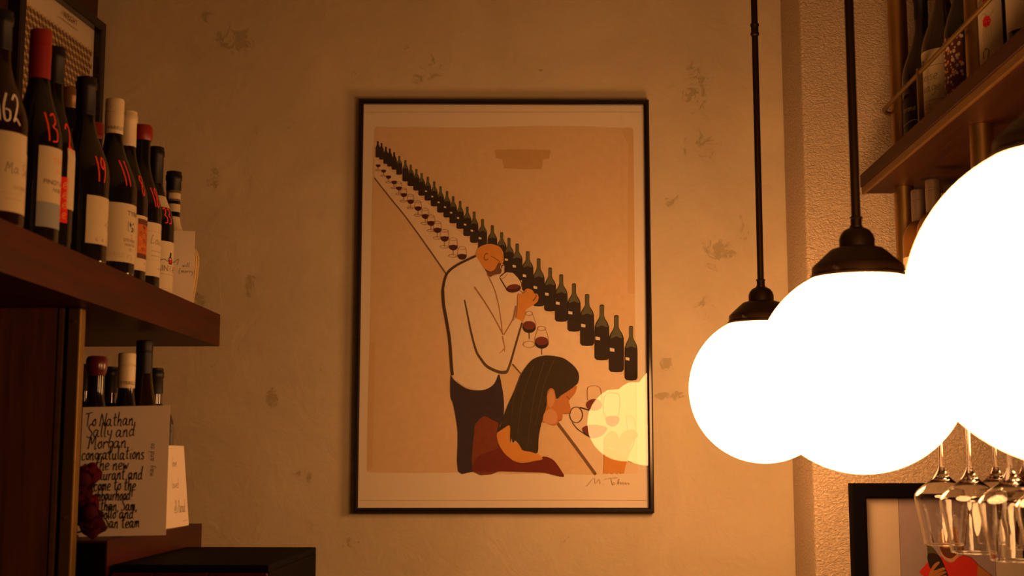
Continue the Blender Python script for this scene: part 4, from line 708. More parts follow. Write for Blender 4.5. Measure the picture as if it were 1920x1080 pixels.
GRAIN = {'tan', 'table', 'jacket', 'hair', 'navy', 'rust', 'dress', 'bot_dark', 'skin', 'skin2', 'wine2', 'mauve', 'shirt', 'dark', 'dark2', 'lapel', 'line', 'brush'}
for k, c in INK.items(): plain(k, c, 0.8, spec=.15, vary=(.22 if max(c) < .3 else .10) if k in GRAIN else 0, scale=70)

# ------------------------------------------------------------------ the room
NX, NY = -0.0416, 0.9991                       # unit normal of the end wall, which is not quite square to the bar
WRZ = math.atan2(-NX, NY)
def on_wall(u, d, z=0.0): return (NY * u + NX * d, -NX * u + NY * d, z)
def wall_u(x, y): return NY * x - NX * y
LW = math.tan(R(4.2))                          # the left wall runs 4 degrees off the bar
def left_x(y): return -1.1454 + (y - 3.2472) * LW
w = MB().box(-1.12, 1.45, 0, 0.12, 0, 3.0).build('wall_back', MATS['limewash_wall']); w.location = on_wall(0, 3.294); w.rotation_euler.z = WRZ; struct(w)
w = MB().box(0.7335, 1.45, 0, 0.2135, 0, 3.0, bev=0.006).build('wall_pier', MATS['roughcast_wall']); w.location = on_wall(0, 3.08); w.rotation_euler.z = WRZ; struct(w)
struct(MB().prism([(left_x(-2.2), -2.2), (left_x(3.25), 3.25), (left_x(3.25) - .12, 3.25), (left_x(-2.2) - .12, -2.2)], 0, 3.0).build('wall_left', MATS['oxblood_board']))
struct(MB().box(1.10, 1.22, -2.2, 3.05, 0, 3.0).build('wall_right', MATS['mahogany_upright']))
struct(MB().box(-1.75, 1.5, -2.2, 3.5, -0.1, 0).build('floor', MATS['floor_boards']))
struct(MB().box(-1.75, 1.5, -2.2, 3.5, 3.0, 3.1).build('ceiling', MATS['ceiling_paint']))

# ------------------------------------------------------------------ pendant lamps
def make_lamp(label, loc):
    t = thing('pendant_lamp', label, 'lamp', loc, 0, 'globe pendant lamps in a row')
    MB().lathe([(0, -.15)] + [(.15 * math.sin(a), -.15 * math.cos(a)) for a in [PI * k / 40 for k in range(1, 37)]], 64).build('globe', MATS['lit_opal_glass'], t)
    f = MB().lathe([(.0655, .1335), (.0695, .1335), (.0695, .137), (.0665, .139), (.066, .150), (.063, .1535), (.042, .173), (.037, .177), (.029, .1795), (.025, .180), (.025, .172), (.060, .148), (.0635, .1335)], 48).build('fitter', MATS['bronze'], t)
    for k in range(3):
        a = R(-130 + 120 * k)
        s = MB().tube([(.0655 * math.cos(a), .0655 * math.sin(a), .1435), (.0715 * math.cos(a), .0715 * math.sin(a), .1435)], .0028, 10).build('set_screw', MATS['bright_steel'], f)
    MB().lathe([(.0255, .178), (.0255, .192), (.0235, .1985), (.019, .2045), (.012, .2085), (.0085, .2095)], 32).build('cup', MATS['bronze'], t)
    MB().lathe([(.0085, .2085), (.0095, .210), (.0095, .2115), (.0082, .2125), (.0082, .2215), (.0096, .223), (.0096, .2245), (.007, .226)], 24).build('collar', MATS['bronze'], t)
    MB().lathe([(.0068, .2225), (.0068, 1.46 - loc[2] + 1.5)], 20).build('rod', MATS['bronze'], t)
    MB().lathe([(.0068, .742), (.0092, .744), (.0092, .748), (.0078, .750), (.0078, .762), (.0092, .764), (.0092, .768), (.0068, .770)], 20).build('coupling', MATS['bronze'], t)
    MB().lathe([(.0068, 2.95 - loc[2]), (.02, 2.953 - loc[2]), (.05, 2.978 - loc[2]), (.055, 2.9995 - loc[2]), (0, 2.9995 - loc[2])], 32).build('ceiling_rose', MATS['bronze'], t)
    return t
make_lamp('glowing white globe pendant on a thin bronze rod, farthest and lowest left of the three', (.4356, 2.7318, EYE + .1414))
make_lamp('glowing white globe pendant in the middle of the three, beside the rough pier', (.4528, 1.9496, EYE + .1287))
make_lamp('nearest and largest looking glowing white globe pendant, in front of the hanging glasses', (.4769, 1.2099, EYE + .1414))

# ------------------------------------------------------------------ framed pictures
def picture(name, label, loc, rz, w, h, bar, depth, bm='black_lacquer', sheet='paper'):
    """origin: centre of the back; local x right, z up, the face looks along -y"""
    t = thing(name, label, 'picture', loc, rz)
    b = MB(); d = -depth; W, H = w / 2, h / 2; rb = min(.0035, bar * .3)
    sec = [(0, 0), (0, d + rb), (rb, d), (bar - rb, d), (bar, d + rb), (bar, -.004), (bar, 0)]   # inset from the outer edge, y
    vs, fs = [], []
    for sx, sz in ((-1, -1), (1, -1), (1, 1), (-1, 1)):
        vs += [(sx * (W - i), y, sz * (H - i)) for i, y in sec]
    n = len(sec)
    for c in range(4):
        for k in range(n - 1):
            a = c * n + k; e = ((c + 1) % 4) * n + k
            fs.append((a, e, e + 1, a + 1))
    b.add(vs, fs); b.build('frame', MATS[bm], t)
    MB().box(-W + bar * .6, W - bar * .6, -.008, -.002, -H + bar * .6, H - bar * .6).build('backing_board', MATS['black_matt'], t)
    MB().box(-W + bar * .8, W - bar * .8, -.0092, -.0084, -H + bar * .8, H - bar * .8).build('sheet', MATS[sheet], t)
    MB().box(-W + bar * .8, W - bar * .8, -.0165, -.0145, -H + bar * .8, H - bar * .8).build('glass', MATS['picture_glass'], t)
    return t
def sheet_fn(y0): return lambda u, v, l: (u, y0 - l, v)

pt = picture('framed_poster', 'large black framed poster of a man sniffing wine along a row of bottles', on_wall(0, 0), WRZ, .731, 1.029, .0125, .024)
fx, fy = -0.1108 - NX * 0, 3.2682
pt.location = (fx + NX * .024, fy + NY * .024, EYE + .3852)
SMOOTH = {'skin', 'skin2', 'skin3', 'hair', 'jacket', 'dress', 'rust', 'navy', 'beard', 'wine2'}
groups = {}
pr = Print(sheet_fn(-.0092), .0002, .000008)
for e in ART:
    n = [float(x) / 1000 for x in e[2].split()]
    pts = list(zip(n[0::2], n[1::2]))
    if e[0] == 'p': pr.poly(crom(pts, 3, True) if e[1] in SMOOTH else pts, e[1])
    else: pr.stroke(pts, e[3] / 1000, e[1], e[4] / 1000)
pr.build('print', pt)

# ---- picture on the pier, behind the hanging glasses
u0, d0 = .68, 3.08
pw, ph = .435, .60
pier_l = wall_u(.6842, 3.1112)
p2 = picture('framed_print', 'black framed print of bearded man in red shirt, on rough pier', (0, 0, 0), WRZ, pw, ph, .033, .032, 'black_matt', 'mat_board')
p2.location = on_wall(pier_l + pw / 2, 3.08, EYE - .0546 - ph / 2)
pr = Print(sheet_fn(-.0092), .0002, .00001)
def q2(*pts):   # crop measure of the print: pixels at 4.5 per photo pixel, from the sheet's own corner
    return [((x / 4.5 + 1690 - 1590) * .001238 - pw / 2, ph / 2 - (y / 4.5 + 840 - 906) * .001238) for x, y in pts]
pr.poly(q2((-45, 413), (742, 413), (742, 1900), (-45, 1900)), 'mauve')
pr.stroke(q2((-45, 413), (742, 413), (742, 1900), (-45, 1900), (-45, 413)), .0010, 'brown_ink', smooth=False)
pr.poly(crom(q2((292, 890), (330, 930), (385, 945), (430, 905), (480, 885), (540, 905), (585, 940), (600, 990), (592, 1060), (585, 1300), (590, 1640), (340, 1640), (330, 1300), (335, 1090), (300, 960)), 3, True), 'shirt')
pr.poly(crom(q2((190, 935), (150, 975), (108, 1026), (170, 1062), (200, 1040), (225, 1000), (215, 950)), 3, True), 'shirt')
pr.poly(q2((595, 962), (650, 1005), (740, 1075), (742, 1200), (640, 1180), (588, 1120), (585, 1040)), 'arm')
pr.stroke(q2((470, 885), (540, 905), (590, 955), (650, 1005), (740, 1075)), .0016, 'brown_ink')
pr.poly(crom(q2((300, 885), (330, 920), (380, 938), (425, 910), (432, 870), (300, 850)), 3, True), 'skin3')
pr.poly(crom(q2((275, 770), (278, 720), (300, 685), (345, 668), (395, 672), (430, 700), (443, 750), (438, 800), (420, 835), (300, 835), (282, 810)), 3, True), 'arm')
pr.poly(crom(q2((288, 815), (330, 828), (380, 822), (443, 800), (440, 850), (415, 885), (375, 912), (330, 900), (300, 865)), 3, True), 'brown_ink')
for y in (690, 705, 722, 740): pr.stroke(q2((300, y + 8), (355, y), (420, y + 6)), .0008, 'rust_ink')
pr.stroke(q2((310, 765), (335, 758)), .0014, 'brown_ink'); pr.stroke(q2((375, 758), (405, 765)), .0014, 'brown_ink'); pr.stroke(q2((355, 770), (348, 800), (362, 806)), .0010, 'brown_ink')
pr.poly(crom(q2((145, 705), (160, 700), (185, 760), (205, 800), (240, 835), (270, 880), (315, 960), (350, 1090), (280, 1100), (225, 1020), (190, 970), (182, 880), (178, 810), (160, 755)), 3, True), 'pot_green')
pr.poly(crom(q2((183, 875), (268, 880), (315, 960), (350, 1090), (280, 1100), (225, 1020), (190, 970)), 3, True), 'bot_line')
pr.poly(crom(q2((100, 1100), (170, 1080), (190, 1030), (225, 965), (268, 936), (278, 948), (245, 985), (230, 1010), (300, 985), (322, 990), (318, 1005), (255, 1030), (318, 1015), (328, 1028), (265, 1058), (325, 1045), (326, 1060), (250, 1095), (200, 1180), (110, 1250), (60, 1220)), 3, True), 'arm')
pr.build('print', p2)

# ---- cube patterned poster on the left wall
rz3 = R(90 - 4.2)
w3, h3 = .455, .64
p3 = picture('framed_poster', 'black framed poster patterned with small cubes, behind the bottles in the left corner', (0, 0, 0), rz3, w3, h3, .026, .03)
yc = 3.238 - w3 / 2 * math.cos(R(4.2)); p3.location = (left_x(yc) + .0005, yc, EYE + 1.093 - h3 / 2)
pr = Print(sheet_fn(-.0092), .0002, .000005)
cw = .0190; chh = cw / math.sqrt(3)
for r_ in range(28):
    for c_ in range(20):
        x = -.178 + c_ * cw + (cw / 2 if r_ % 2 else 0); y = .232 - r_ * chh * 1.5
        if x > .184: continue
        a = cw / 2 * .96; k = chh * .96
        pr.poly([(x, y), (x + a, y + k / 2), (x, y + k), (x - a, y + k / 2)], 'cube_light')
        pr.poly([(x, y), (x - a, y + k / 2), (x - a, y - k / 2), (x, y - k)], 'cube_dark')
        pr.poly([(x, y), (x, y - k), (x + a, y - k / 2), (x + a, y + k / 2)], 'cube_mid')
pr.poly(crom([(-.020, .170), (.0, .185), (.022, .170), (.024, .130), (.005, .108), (-.016, .130)], 4, True), 'rust_ink')
pr.poly([(-.05, .09), (-.02, .108), (.02, .108), (.062, .085), (.085, -.05), (.06, -.24), (-.06, -.24), (-.085, -.05)], 'brown_ink')
pr.poly([(-.018, .107), (.022, .107), (.010, .0), (.002, -.06), (-.006, .0)], 'label_cream'); pr.poly([(-.004, .10), (.008, .10), (.009, .0), (.002, -.05), (-.004, .0)], 'rust_ink')
pr.text('WRIGHT', .045, .266, .020, 'brown_ink')
for x in range(9): pr.stroke([(-.005 + x * .011, .257), (.002 + x * .011, .2572)], .003, 'ink_faint', smooth=False)
pr.build('print', p3)

# ------------------------------------------------------------------ bottles
def prof_of(kind, h, r):
    n = .0142
    if kind == 'burgundy': body, top = .47, .80
    elif kind == 'bordeaux': body, top = .63, .77
    elif kind == 'flute': body, top = .44, .88
    elif kind == 'flask': body, top = .36, .66
    p = [(0, .012), (r * .55, .008), (r * .86, 0), (r * .95, .0006), (r * .985, .0022), (r, .0052), (r, .0062), (r, .0080)]
    if kind == 'flask':
        for k in range(1, 7): p.append((r * (.82 + .18 * math.sin(PI * k / 12)), h * .05 + k / 6 * (h * .30)))
        p[4:8] = [(r * .82, .006), (r * .82, .007), (r * .82, .008), (r * .82, .0085)]
    z0, z1 = body * h, top * h
    for k in range(13):
        t = k / 12
        if kind == 'bordeaux': s = math.cos(t * PI / 2) ** .75
        else: s = .5 + .5 * math.cos(PI * t ** .92)
        p.append((n + (r - n) * s, z0 + (z1 - z0) * t))
    return p + [(n, h - .012), (n, h - .002)]
def r_at(p, z):
    for (r0, z0), (r1, z1) in zip(p[3:], p[4:]):
        if z0 <= z <= z1: return r0 + (r1 - r0) * ((z - z0) / (z1 - z0) if z1 > z0 else 0)
    return p[-1][0]
def cyl_fn(p, az, z0): 
    def fn(u, v, l):
        rr = r_at(p, z0 + v); rb = max(rr, .012); a = R(az) + u / rb
        return ((rr + l) * math.cos(a), (rr + l) * math.sin(a), z0 + v)
    return fn
def make_bottle(label, loc, kind, h, r, glass, cap, cap_len, style='foil', labels=(), marks=(), cap_text=None, group=None, name='wine_bottle'):
    t = thing(name, label, 'bottle', loc, 0, group)
    p = prof_of(kind, h, r)
    MB().lathe(p + [(0, h - .002)], 44).build('glass', MATS[glass], t)
    rc = .0150; zc = h - cap_len
    c = [(r_at(p, zc) + .0004, zc), (rc + .0002, zc + .002)]
    if style == 'screw':
        c += [(rc + .0006, h - .024), (rc - .0004, h - .0232), (rc - .0004, h - .0222), (rc + .0006, h - .0214)]
        for k in range(5): c += [(rc + .0006, h - .020 + k * .003), (rc + .0001, h - .0185 + k * .003)]
        c += [(rc + .0006, h - .004), (rc - .0004, h - .0008), (rc - .003, h), (0, h)]
    elif style == 'wax': c += [(rc + .0004, h - .030), (rc + .0022, h - .026), (rc + .0030, h - .016), (rc + .0026, h - .006), (rc, h - .001), (rc - .004, h), (0, h)]
    else: c += [(rc - .0001, h - .020), (rc + .0014, h - .018), (rc + .0014, h - .008), (rc + .0002, h - .0065), (rc + .0002, h - .001), (rc - .002, h), (0, h)]
    cp = MB().lathe(c, 36).build('capsule', MATS[cap], t)
    if cap_text:
        f = lambda u, v, l: ((rc + .0007 + l) * math.cos(R(cap_text[1]) + u / rc), (rc + .0007 + l) * math.sin(R(cap_text[1]) + u / rc), zc + v)
        k = Print(f, .0002); k.text(cap_text[0], 0, .006, cap_text[2], 'ink_soft', sx=.9); k.build('lettering', cp)
    for (az, w, z0, z1, m, draw) in labels:
        f = cyl_fn(p, az, z0); b = MB(); n = max(6, int(w / .003)); H = z1 - z0; rows = 1 if z1 < prof_start(kind) * h else 8
        vs = []
        for j in range(rows + 1):
            for i in range(n + 1): vs.append(f(-w / 2 + w * i / n, H * j / rows, .00018))
        b.add(vs, [(j * (n + 1) + i, j * (n + 1) + i + 1, (j + 1) * (n + 1) + i + 1, (j + 1) * (n + 1) + i) for j in range(rows) for i in range(n)], 0, True)
        lb = b.build('label', MATS[m], t)
        if draw:
            k = Print(f, .00036); draw(k, w, H)
            if k.b.v: k.build('print', lb)
    for (s, az, z, size, m) in marks:
        k = Print(cyl_fn(p, az, z), .0003)
        k.hand(s, -size * .26 * (len(s) / 2), 0, size, .0026, m, sx=.58, slant=-.02, gap=.16)
        k.build('marker_number', t)
    return t
def prof_start(kind): return {'burgundy': .47, 'bordeaux': .63, 'flute': .44, 'flask': 0}[kind]
def lines(k, x, ys, wid, m='ink_faint', pen=.0008):
    for y in ys:
        xx = x - wid / 2
        while xx < x + wid / 2:
            l = random.uniform(.003, .008); k.stroke([(xx, y), (min(xx + l, x + wid / 2), y)], pen, m, smooth=False); xx += l + .0015
UPZ = EYE + .299
ULG = 'wine bottles on the upper left shelf'
def L1(k, w, H):
    k.hand('Ma Seg', -.016, H * .55, .015, .0009, 'ink_soft'); k.hand('seigneur', -.004, H * .25, .010, .0006, 'ink_faint')
    k.rect(-w / 2, w / 2, H * .80, H * .805, 'ink_faint', 30); k.rect(-w / 2, w / 2, H * .16, H * .165, 'ink_faint', 30); lines(k, .01, (.004,), .05)
def L2(k, w, H):
    k.text('TER', -.010, H * .80, .012, 'orange_ink'); k.text('LA', -.008, H * .69, .010, 'orange_ink'); k.text('PINOT N', -.014, H * .535, .0095, 'brown_ink'); k.text('NOIR', -.008, H * .45, .008, 'ink_soft')
    k.rect(-w / 2, w / 2, H * .0, H * .31, 'grey_blue', 30); k.poly([(-w / 2, H * .30), (-.01, H * .34), (.012, H * .325), (w / 2, H * .35), (w / 2, H * .30)], 'orange_ink')
    k.poly([(-w / 2, 0), (w / 2, 0), (w / 2, H * .06), (.02, H * .11), (-.005, H * .07), (-w / 2, H * .10)], 'leaf_ink'); k.poly([(-.024, H * .13), (-.012, H * .18), (.004, H * .15), (.0, H * .07), (-.014, H * .09)], 'leaf_ink')
def L3(k, w, H):
    for j in range(4): k.hand('ae', -w * .38, H * (.75 - .22 * j), .017, .0014, 'orange_ink', sx=1.0)
def L4(k, w, H):
    for j in range(7):
        x = .006 + j * .004; k.stroke([(x, H * .30), (x + .004, H * (.45 + .06 * j)), (x + random.uniform(-.004, .006), H * (.5 + .06 * j))], .0006, 'ink_faint')
    k.stroke([(-.006, H * .42), (.004, H * .48), (.012, H * .55), (.020, H * .46), (.030, H * .52)], .0008, 'ink_soft'); k.stroke([(-.006, H * .42), (.006, H * .40), (.018, H * .38), (.028, H * .30), (.020, H * .24)], .0007, 'ink_soft')
    for j, ch in enumerate('GRAC'): k.text(ch, -.022 + j * .013, H * .06, .007, 'ink_soft')
def L5(k, w, H):
    k.text('TYRRELL', .010, H * .80, .0115, 'ink')
    sh = [(.008, H * .70), (.026, H * .70), (.026, H * .55), (.017, H * .46), (.008, H * .55)]
    sh = [(x_ - .018, y_) for x_, y_ in sh]; k.stroke(sh + [sh[0]], .0012, 'ink_soft', smooth=False); k.poly([(-.007, H * .69), (.005, H * .69), (.004, H * .66), (-.004, H * .64), (.004, H * .60), (.003, H * .54), (-.004, H * .52), (.001, H * .57), (-.006, H * .62)], 'ink')
    k.poly([(-.003, H * .435), (.001, H * .435), (-.001, H * .405)], 'red_ink'); k.text('STEVENS', -.004, H * .35, .0075, 'ink_soft'); k.text('HUNTER', -.003, H * .28, .0065, 'ink_soft'); k.text('2017', -.001, H * .20, .0065, 'ink_faint')
    lines(k, -.032, (H * .145, H * .115, H * .085), .036); k.stroke([(-.006, H * .06), (-.010, H * .1), (-.004, H * .13), (.002, H * .09), (-.002, H * .05), (.006, H * .06)], .0008, 'ink_faint')
def L6(k, w, H):
    k.rect(-.021, .014, H * .22, H * .94, 'rust_ink', 14); k.rect(-.021, .014, H * .84, H * .94, 'brown_ink', 14); k.rect(-.021, .014, H * .22, H * .31, 'brown_ink', 14)
    for j in range(26):
        x, y = random.uniform(-.019, .011), random.uniform(H * .33, H * .80)
        k.stroke([(x, y), (x + .003, y + .003), (x + .001, y + .006), (x - .002, y + .003)], .0012, random.choice(['brown_ink', 'red_ink', 'orange_ink', 'ink']))
    k.text('M', .0, H * .11, .006, 'ink_soft'); lines(k, .004, (H * .04,), .04)
def L7(k, w, H):
    k.rect(-w / 2, w / 2, H * .83, H * .838, 'ink_faint', 20); lines(k, .012, (H * .88,), .03); k.hand('Lous', -.022, H * .60, .017, .0010, 'ink_soft')
    lines(k, -.004, (H * .47, H * .38), .030, 'ink_soft'); k.rect(-w / 2, w / 2, H * .30, H * .306, 'ink_faint', 20); lines(k, .012, (H * .15,), .03, 'ink_soft')
def L8(k, w, H):
    k.text('SAINT-B', -.016, H * .44, .0165, 'ink_soft'); lines(k, -.014, (H * .385,), .05, 'ink_soft'); lines(k, -.012, (H * .12, H * .08, H * .04), .026)
    k.stroke([(-0.034, H * .62), (-0.022, H * .66), (-0.014, H * .63), (-0.006, H * .66), (0.002, H * .60)], .0012, 'ink'); k.poly([(-0.010, H * .58), (0.000, H * .58), (0.002, H * .68), (-0.003, H * .72), (-0.002, H * .80), (-0.007, H * .80), (-0.008, H * .72), (-0.012, H * .68)], 'ink'); k.poly([(-0.009, H * .60), (-0.001, H * .60), (-0.001, H * .67), (-0.009, H * .67)], 'red_ink')
    k.stroke([(0.002, H * .62), (0.012, H * .66), (0.018, H * .63), (0.024, H * .68)], .0010, 'ink')
def LD(k, w, H):
    k.rect(-.012, .020, H * .2, H * .75, 'label_cream', 10)
    for j in range(4): k.stroke([(.002, H * (.28 + .12 * j)), (.019, H * (.28 + .12 * j))], .0012, 'ink', smooth=False)
def LT(k, w, H): lines(k, .0, (H * .2, H * .32, H * .44), .016, 'ink_soft', .0010)
make_bottle('dark wine bottle chalked 16 in white, nearest the camera on the upper shelf', (-.735, 1.715, UPZ), 'burgundy', .299, .0405, 'brown_bottle', 'foil_black', .055,
  labels=[(-24, .095, .034, .104, 'label_cream', L1), (-40, .070, .104, .127, 'label_cream', None), (-14, .062, .021, .034, 'label_cream', None)], marks=[('162', -44, .140, .040, 'white_mark')], group=ULG)
make_bottle('dark wine bottle with tall red screwcap and volcano label', (-.73, 1.842, UPZ), 'burgundy', .314, .0355, 'green_bottle', 'foil_red', .073, 'screw',
  labels=[(4, .082, .023, .138, 'label_cream', L2)], marks=[('13', -28, .146, .042, 'red_mark')], group=ULG)
make_bottle('dark wine bottle with narrow red label strip, behind the red screwcap bottle', (-.75, 1.95, UPZ), 'burgundy', .3226, .0355, 'green_bottle', 'foil_black', .058,
  labels=[(-40, .026, .049, .118, 'red_ink', L3), (-1, .030, .071, .163, 'label_cream', None), (-10, .030, .266, .292, 'foil_red', None)], marks=[('2', -16, .160, .042, 'red_mark')], group=ULG)
make_bottle('slim dark bottle with worn gold capsule, in the back row before the cube poster', (-.785, 2.116, UPZ), 'bordeaux', .307, .030, 'green_bottle', 'foil_gold', .036, group=ULG)
make_bottle('dark wine bottle with plain black capsule chalked 19 in red', (-.73, 2.034, UPZ), 'burgundy', .300, .0405, 'green_bottle', 'foil_black', .062,
  labels=[(-3, .080, .030, .105, 'label_cream', L4)], marks=[('19', -24, .128, .040, 'red_mark')], group=ULG)
make_bottle('dark wine bottle with red screwcap half hidden in the back row', (-.81, 2.3076, UPZ), 'bordeaux', .297, .0355, 'green_bottle', 'foil_red', .030, 'screw', group=ULG)
make_bottle('dark wine bottle with cream screwcap and broad crested label, chalked 11', (-.73, 2.173, UPZ), 'burgundy', .303, .0410, 'green_bottle', 'foil_cream', .061, 'screw',
  labels=[(-14, .116, .022, .120, 'label_cream', L5)], marks=[('11', -26, .150, .044, 'red_mark')], cap_text=("TYRRELL'S", -62, .0085), group=ULG)
make_bottle('dark wine bottle with smooth cream capsule and patterned orange label', (-.74, 2.276, UPZ), 'burgundy', .309, .0385, 'green_bottle', 'foil_cream', .064,
  labels=[(-5, .086, .024, .120, 'label_white', L6)], marks=[('8', -16, .156, .036, 'red_mark')], group=ULG)
make_bottle('dark wine bottle with short red wax top and script label, chalked 18', (-.75, 2.3946, UPZ), 'burgundy', .3147, .0385, 'green_bottle', 'foil_red', .028, 'wax',
  labels=[(-10, .088, .030, .128, 'label_white', L7)], marks=[('18', -18, .158, .036, 'red_mark')], group=ULG)
make_bottle('dark wine bottle with long black capsule and white neck band, chalked 33', (-.76, 2.513, UPZ), 'burgundy', .301, .0390, 'green_bottle', 'foil_black', .090,
  labels=[(-8, .096, .010, .113, 'label_white', L8), (-34, .075, .180, .203, 'label_cream', None)], marks=[('33', -30, .148, .030, 'red_mark')], group=ULG)
fl = make_bottle('round flask bottle in a straw wrap, last on the upper shelf behind a small card', (-.76, 2.6395, UPZ), 'flask', .280, .050, 'green_bottle', 'foil_black', .040,
  labels=[(-62, .092, .218, .240, 'foil_grey', LD), (-62, .10, .196, .212, 'label_cream', None), (-30, .034, .140, .186, 'label_cream', LT)], group=ULG)
sp = [(r_ + .003, z) for r_, z in prof_of('flask', .280, .050)[7:] if z <= .128]
b = MB(); b.lathe([(0, .0005), (sp[0][0] - .004, .0005)] + sp + [(sp[-1][0] - .003, sp[-1][1] + .002)], 44); b.build('straw_wrap', MATS['straw'], fl)
b = MB()
for k in range(30):
    a = 2 * PI * k / 30; b.tube([((r_ + .001) * math.cos(a), (r_ + .001) * math.sin(a), z) for r_, z in sp], .0011, 5)
sw = b.build('straw_ribs', MATS['straw'], fl); sw['kind'] = 'stuff'

# ------------------------------------------------------------------ left shelving
def shelf_board(name, label, x_front, y0, y1, z0, z1, m, back):
    t = MB().prism([(x_front, y0), (x_front, y1), (back(y1), y1), (back(y0), y0)], z0, z1).build(name, MATS[m]); return tag(t, label, 'shelf')
lb = lambda y: left_x(y) + .0003
shelf_board('wall_shelf', 'thick reddish mahogany shelf carrying the long row of numbered bottles', -.685, .30, 2.75, EYE + .2327, EYE + .2990, 'mahogany', lb)
t = thing('shelf_partition', 'dark upright partition with brass edge bar under the upper shelf', 'partition', (-.754, 2.033, 0))
zt = EYE + .2322
MB().box(left_x(2.04) + .760, -.006, 0, .028, .0, zt).build('panel', MATS['mahogany_upright'], t)
MB().box(-.004, .0055, -.002, .026, .0, zt, bev=.002).build('edge_strip', MATS['edge_wood'], t)
u = MB().box(.0115, .032, -.004, .020, .0, zt, bev=.0025).build('brass_bar', MATS['brass_dull'], t)
for z in (zt - .021, zt - .32): MB().tube([(.0218, -.0035, z), (.0218, -.0062, z)], .0032, 12).build('screw', MATS['brass'], u)
MB().box(.005, .012, .004, .018, .0, zt).build('spacer', MATS['black_matt'], t)
BASE = EYE - .1257
t = thing('low_cabinet', 'low mahogany cabinet with dark end, carrying bottles and cards under the shelf', 'cabinet', (-.685, 2.079, 0))
MB().prism([(0, .004), (0, .571), (left_x(2.65) + .6853, .571), (left_x(2.083) + .6853, .004)], 0, BASE).build('body', MATS['mahogany'], t)
MB().box(left_x(2.079) + .690, -.0015, 0, .004, 0, BASE - .003).build('dark_niche_panel', MATS['black_matt'], t)  # flat black sheet painted in place of the shade inside an open niche
t = thing('narrow_cabinet', 'narrow black topped cabinet with three panelled wooden front, below the cards', 'cabinet', (-.679, 2.092, 0))
ZT = EYE - .162
MB().box(0, .244, .004, .425, 0, ZT - .012).build('body', MATS['black_matt'], t)
MB().box(0, .244, .0, .425, ZT - .012, ZT - .0005, bev=.0015).build('top', MATS['black_matt'], t)
MB().box(0, .244, -.002, .004, 0, .08).build('plinth', MATS['mahogany_upright'], t)
for x0, x1 in ((.001, .066), (.068, .151), (.153, .243)):
    d = MB().box(x0, x1, -.008, .0038, .085, ZT - .0125, bev=.002).build('door', MATS['mahogany'], t)
    MB().lathe([(0, 0), (.006, .001), (.007, .006), (.004, .012), (0, .013)], 14).build('knob', MATS['brass'], d).rotation_euler = (R(90), 0, 0)
    d.children[0].location = (x1 - .012, -.008, .80)
LLG = 'wine bottles on the low cabinet'
make_bottle('dark bottle with plain dark capsule, half hidden beside the brass edge bar', (-.86, 2.445, BASE), 'bordeaux', .300, .0365, 'green_bottle', 'foil_black', .050, group=LLG)
make_bottle('dark bottle sealed in burgundy wax, behind the long handwritten card', (-.775, 2.265, BASE), 'burgundy', .301, .0385, 'green_bottle', 'foil_burgundy', .034, 'wax', group=LLG)
make_bottle('dark bottle with black capsule, low in the gap behind the cream screwcap', (-.845, 2.545, BASE), 'bordeaux', .302, .0365, 'green_bottle', 'foil_black', .050, group=LLG)
make_bottle('dark bottle with lettered cream screwcap on the low cabinet', (-.7515, 2.355, BASE), 'burgundy', .3135, .0340, 'green_bottle', 'foil_cream', .063, 'screw', cap_text=('TYRRELL', -56, .0085), group=LLG)
make_bottle('tallest slim dark bottle with ribbed black screwcap, behind the long card', (-.7485, 2.446, BASE), 'flute', .344, .0350, 'brown_bottle', 'foil_black', .062, 'screw', group=LLG)
make_bottle('dark bottle with plain black capsule, rightmost on the low cabinet', (-.757, 2.548, BASE), 'bordeaux', .2995, .0370, 'green_bottle', 'foil_black', .050, group=LLG)

# ------------------------------------------------------------------ cards
def card(name, label, w, h, loc, rot, m):
    o = MB().box(-w / 2, w / 2, 0, .0006, 0, h).build(name, MATS[m]); o.location = loc; o.rotation_euler = rot
    return tag(o, label, 'card')
c1 = card('greeting_card', 'tall pale card covered in black brush handwriting, behind the dried roses', .1465, .2115, (-.6965, 2.186, BASE + .0018), (R(-4), R(-1.2), R(-1)), 'card_grey')
pr = Print(lambda u, v, l: (u, -l, v), .0002, .000003)
K = .2135 / 1000
def row(s, x, base, size, sx=1.0, pen=.0019): pr.hand(s, -.0722 + (x - 20) * K, .2115 - (base - 45) * K, size * 1.25 * K, pen, 'ink', sx=sx * .8, slant=.10, gap=.07, jitter=.03)
row('To Nathan,', 35, 195, 84, .88); row('Sally and', 55, 280, 84, 1.0); row('Morgan', 72, 368, 84, 1.05); row('congratulations', 22, 455, 82, .80); row('on the new', 30, 535, 80, .92)
row('restaurant and', 40, 610, 78, .80); row('welcome to the', 40, 690, 78, .78); row('neighbourhood!', 60, 765, 76, .72); row('Nathan, Sam,', 110, 845, 74, .78); row('Apollo and', 150, 905, 74, .84); row('the San team', 110, 975, 76, .80)
for i, s in enumerate(('may', 'and co')):
    y0 = .2115 - (585 - 45) * K + i * .024
    for vs, fs in hand(s, 0, 0, .009, .0008): pr.put([(-.0722 + (590 - 20) * K - b_, y0 + a_) for a_, b_ in vs], fs, 'ink')
pr.build('handwriting', c1)
c2 = card('note_card', 'cream note card leaning beside the long card, facing the room', .200, .1515, (-.6935, 2.4755, BASE + .0003), (R(-5.5), 0, R(88.5)), 'card_white')
pr = Print(lambda u, v, l: (u, -l, v), .0002, .000003)
pr.hand('love', -.012 + .03, .112, .016, .0008, 'ink'); pr.hand('loved', .010, .072, .017, .0008, 'ink'); pr.hand('elli Parad', .014, .026, .023, .0009, 'ink', sx=.62); pr.stroke([(.06, .010), (.094, .010)], .0006, 'ink_soft', smooth=False)
pr.build('handwriting', c2)
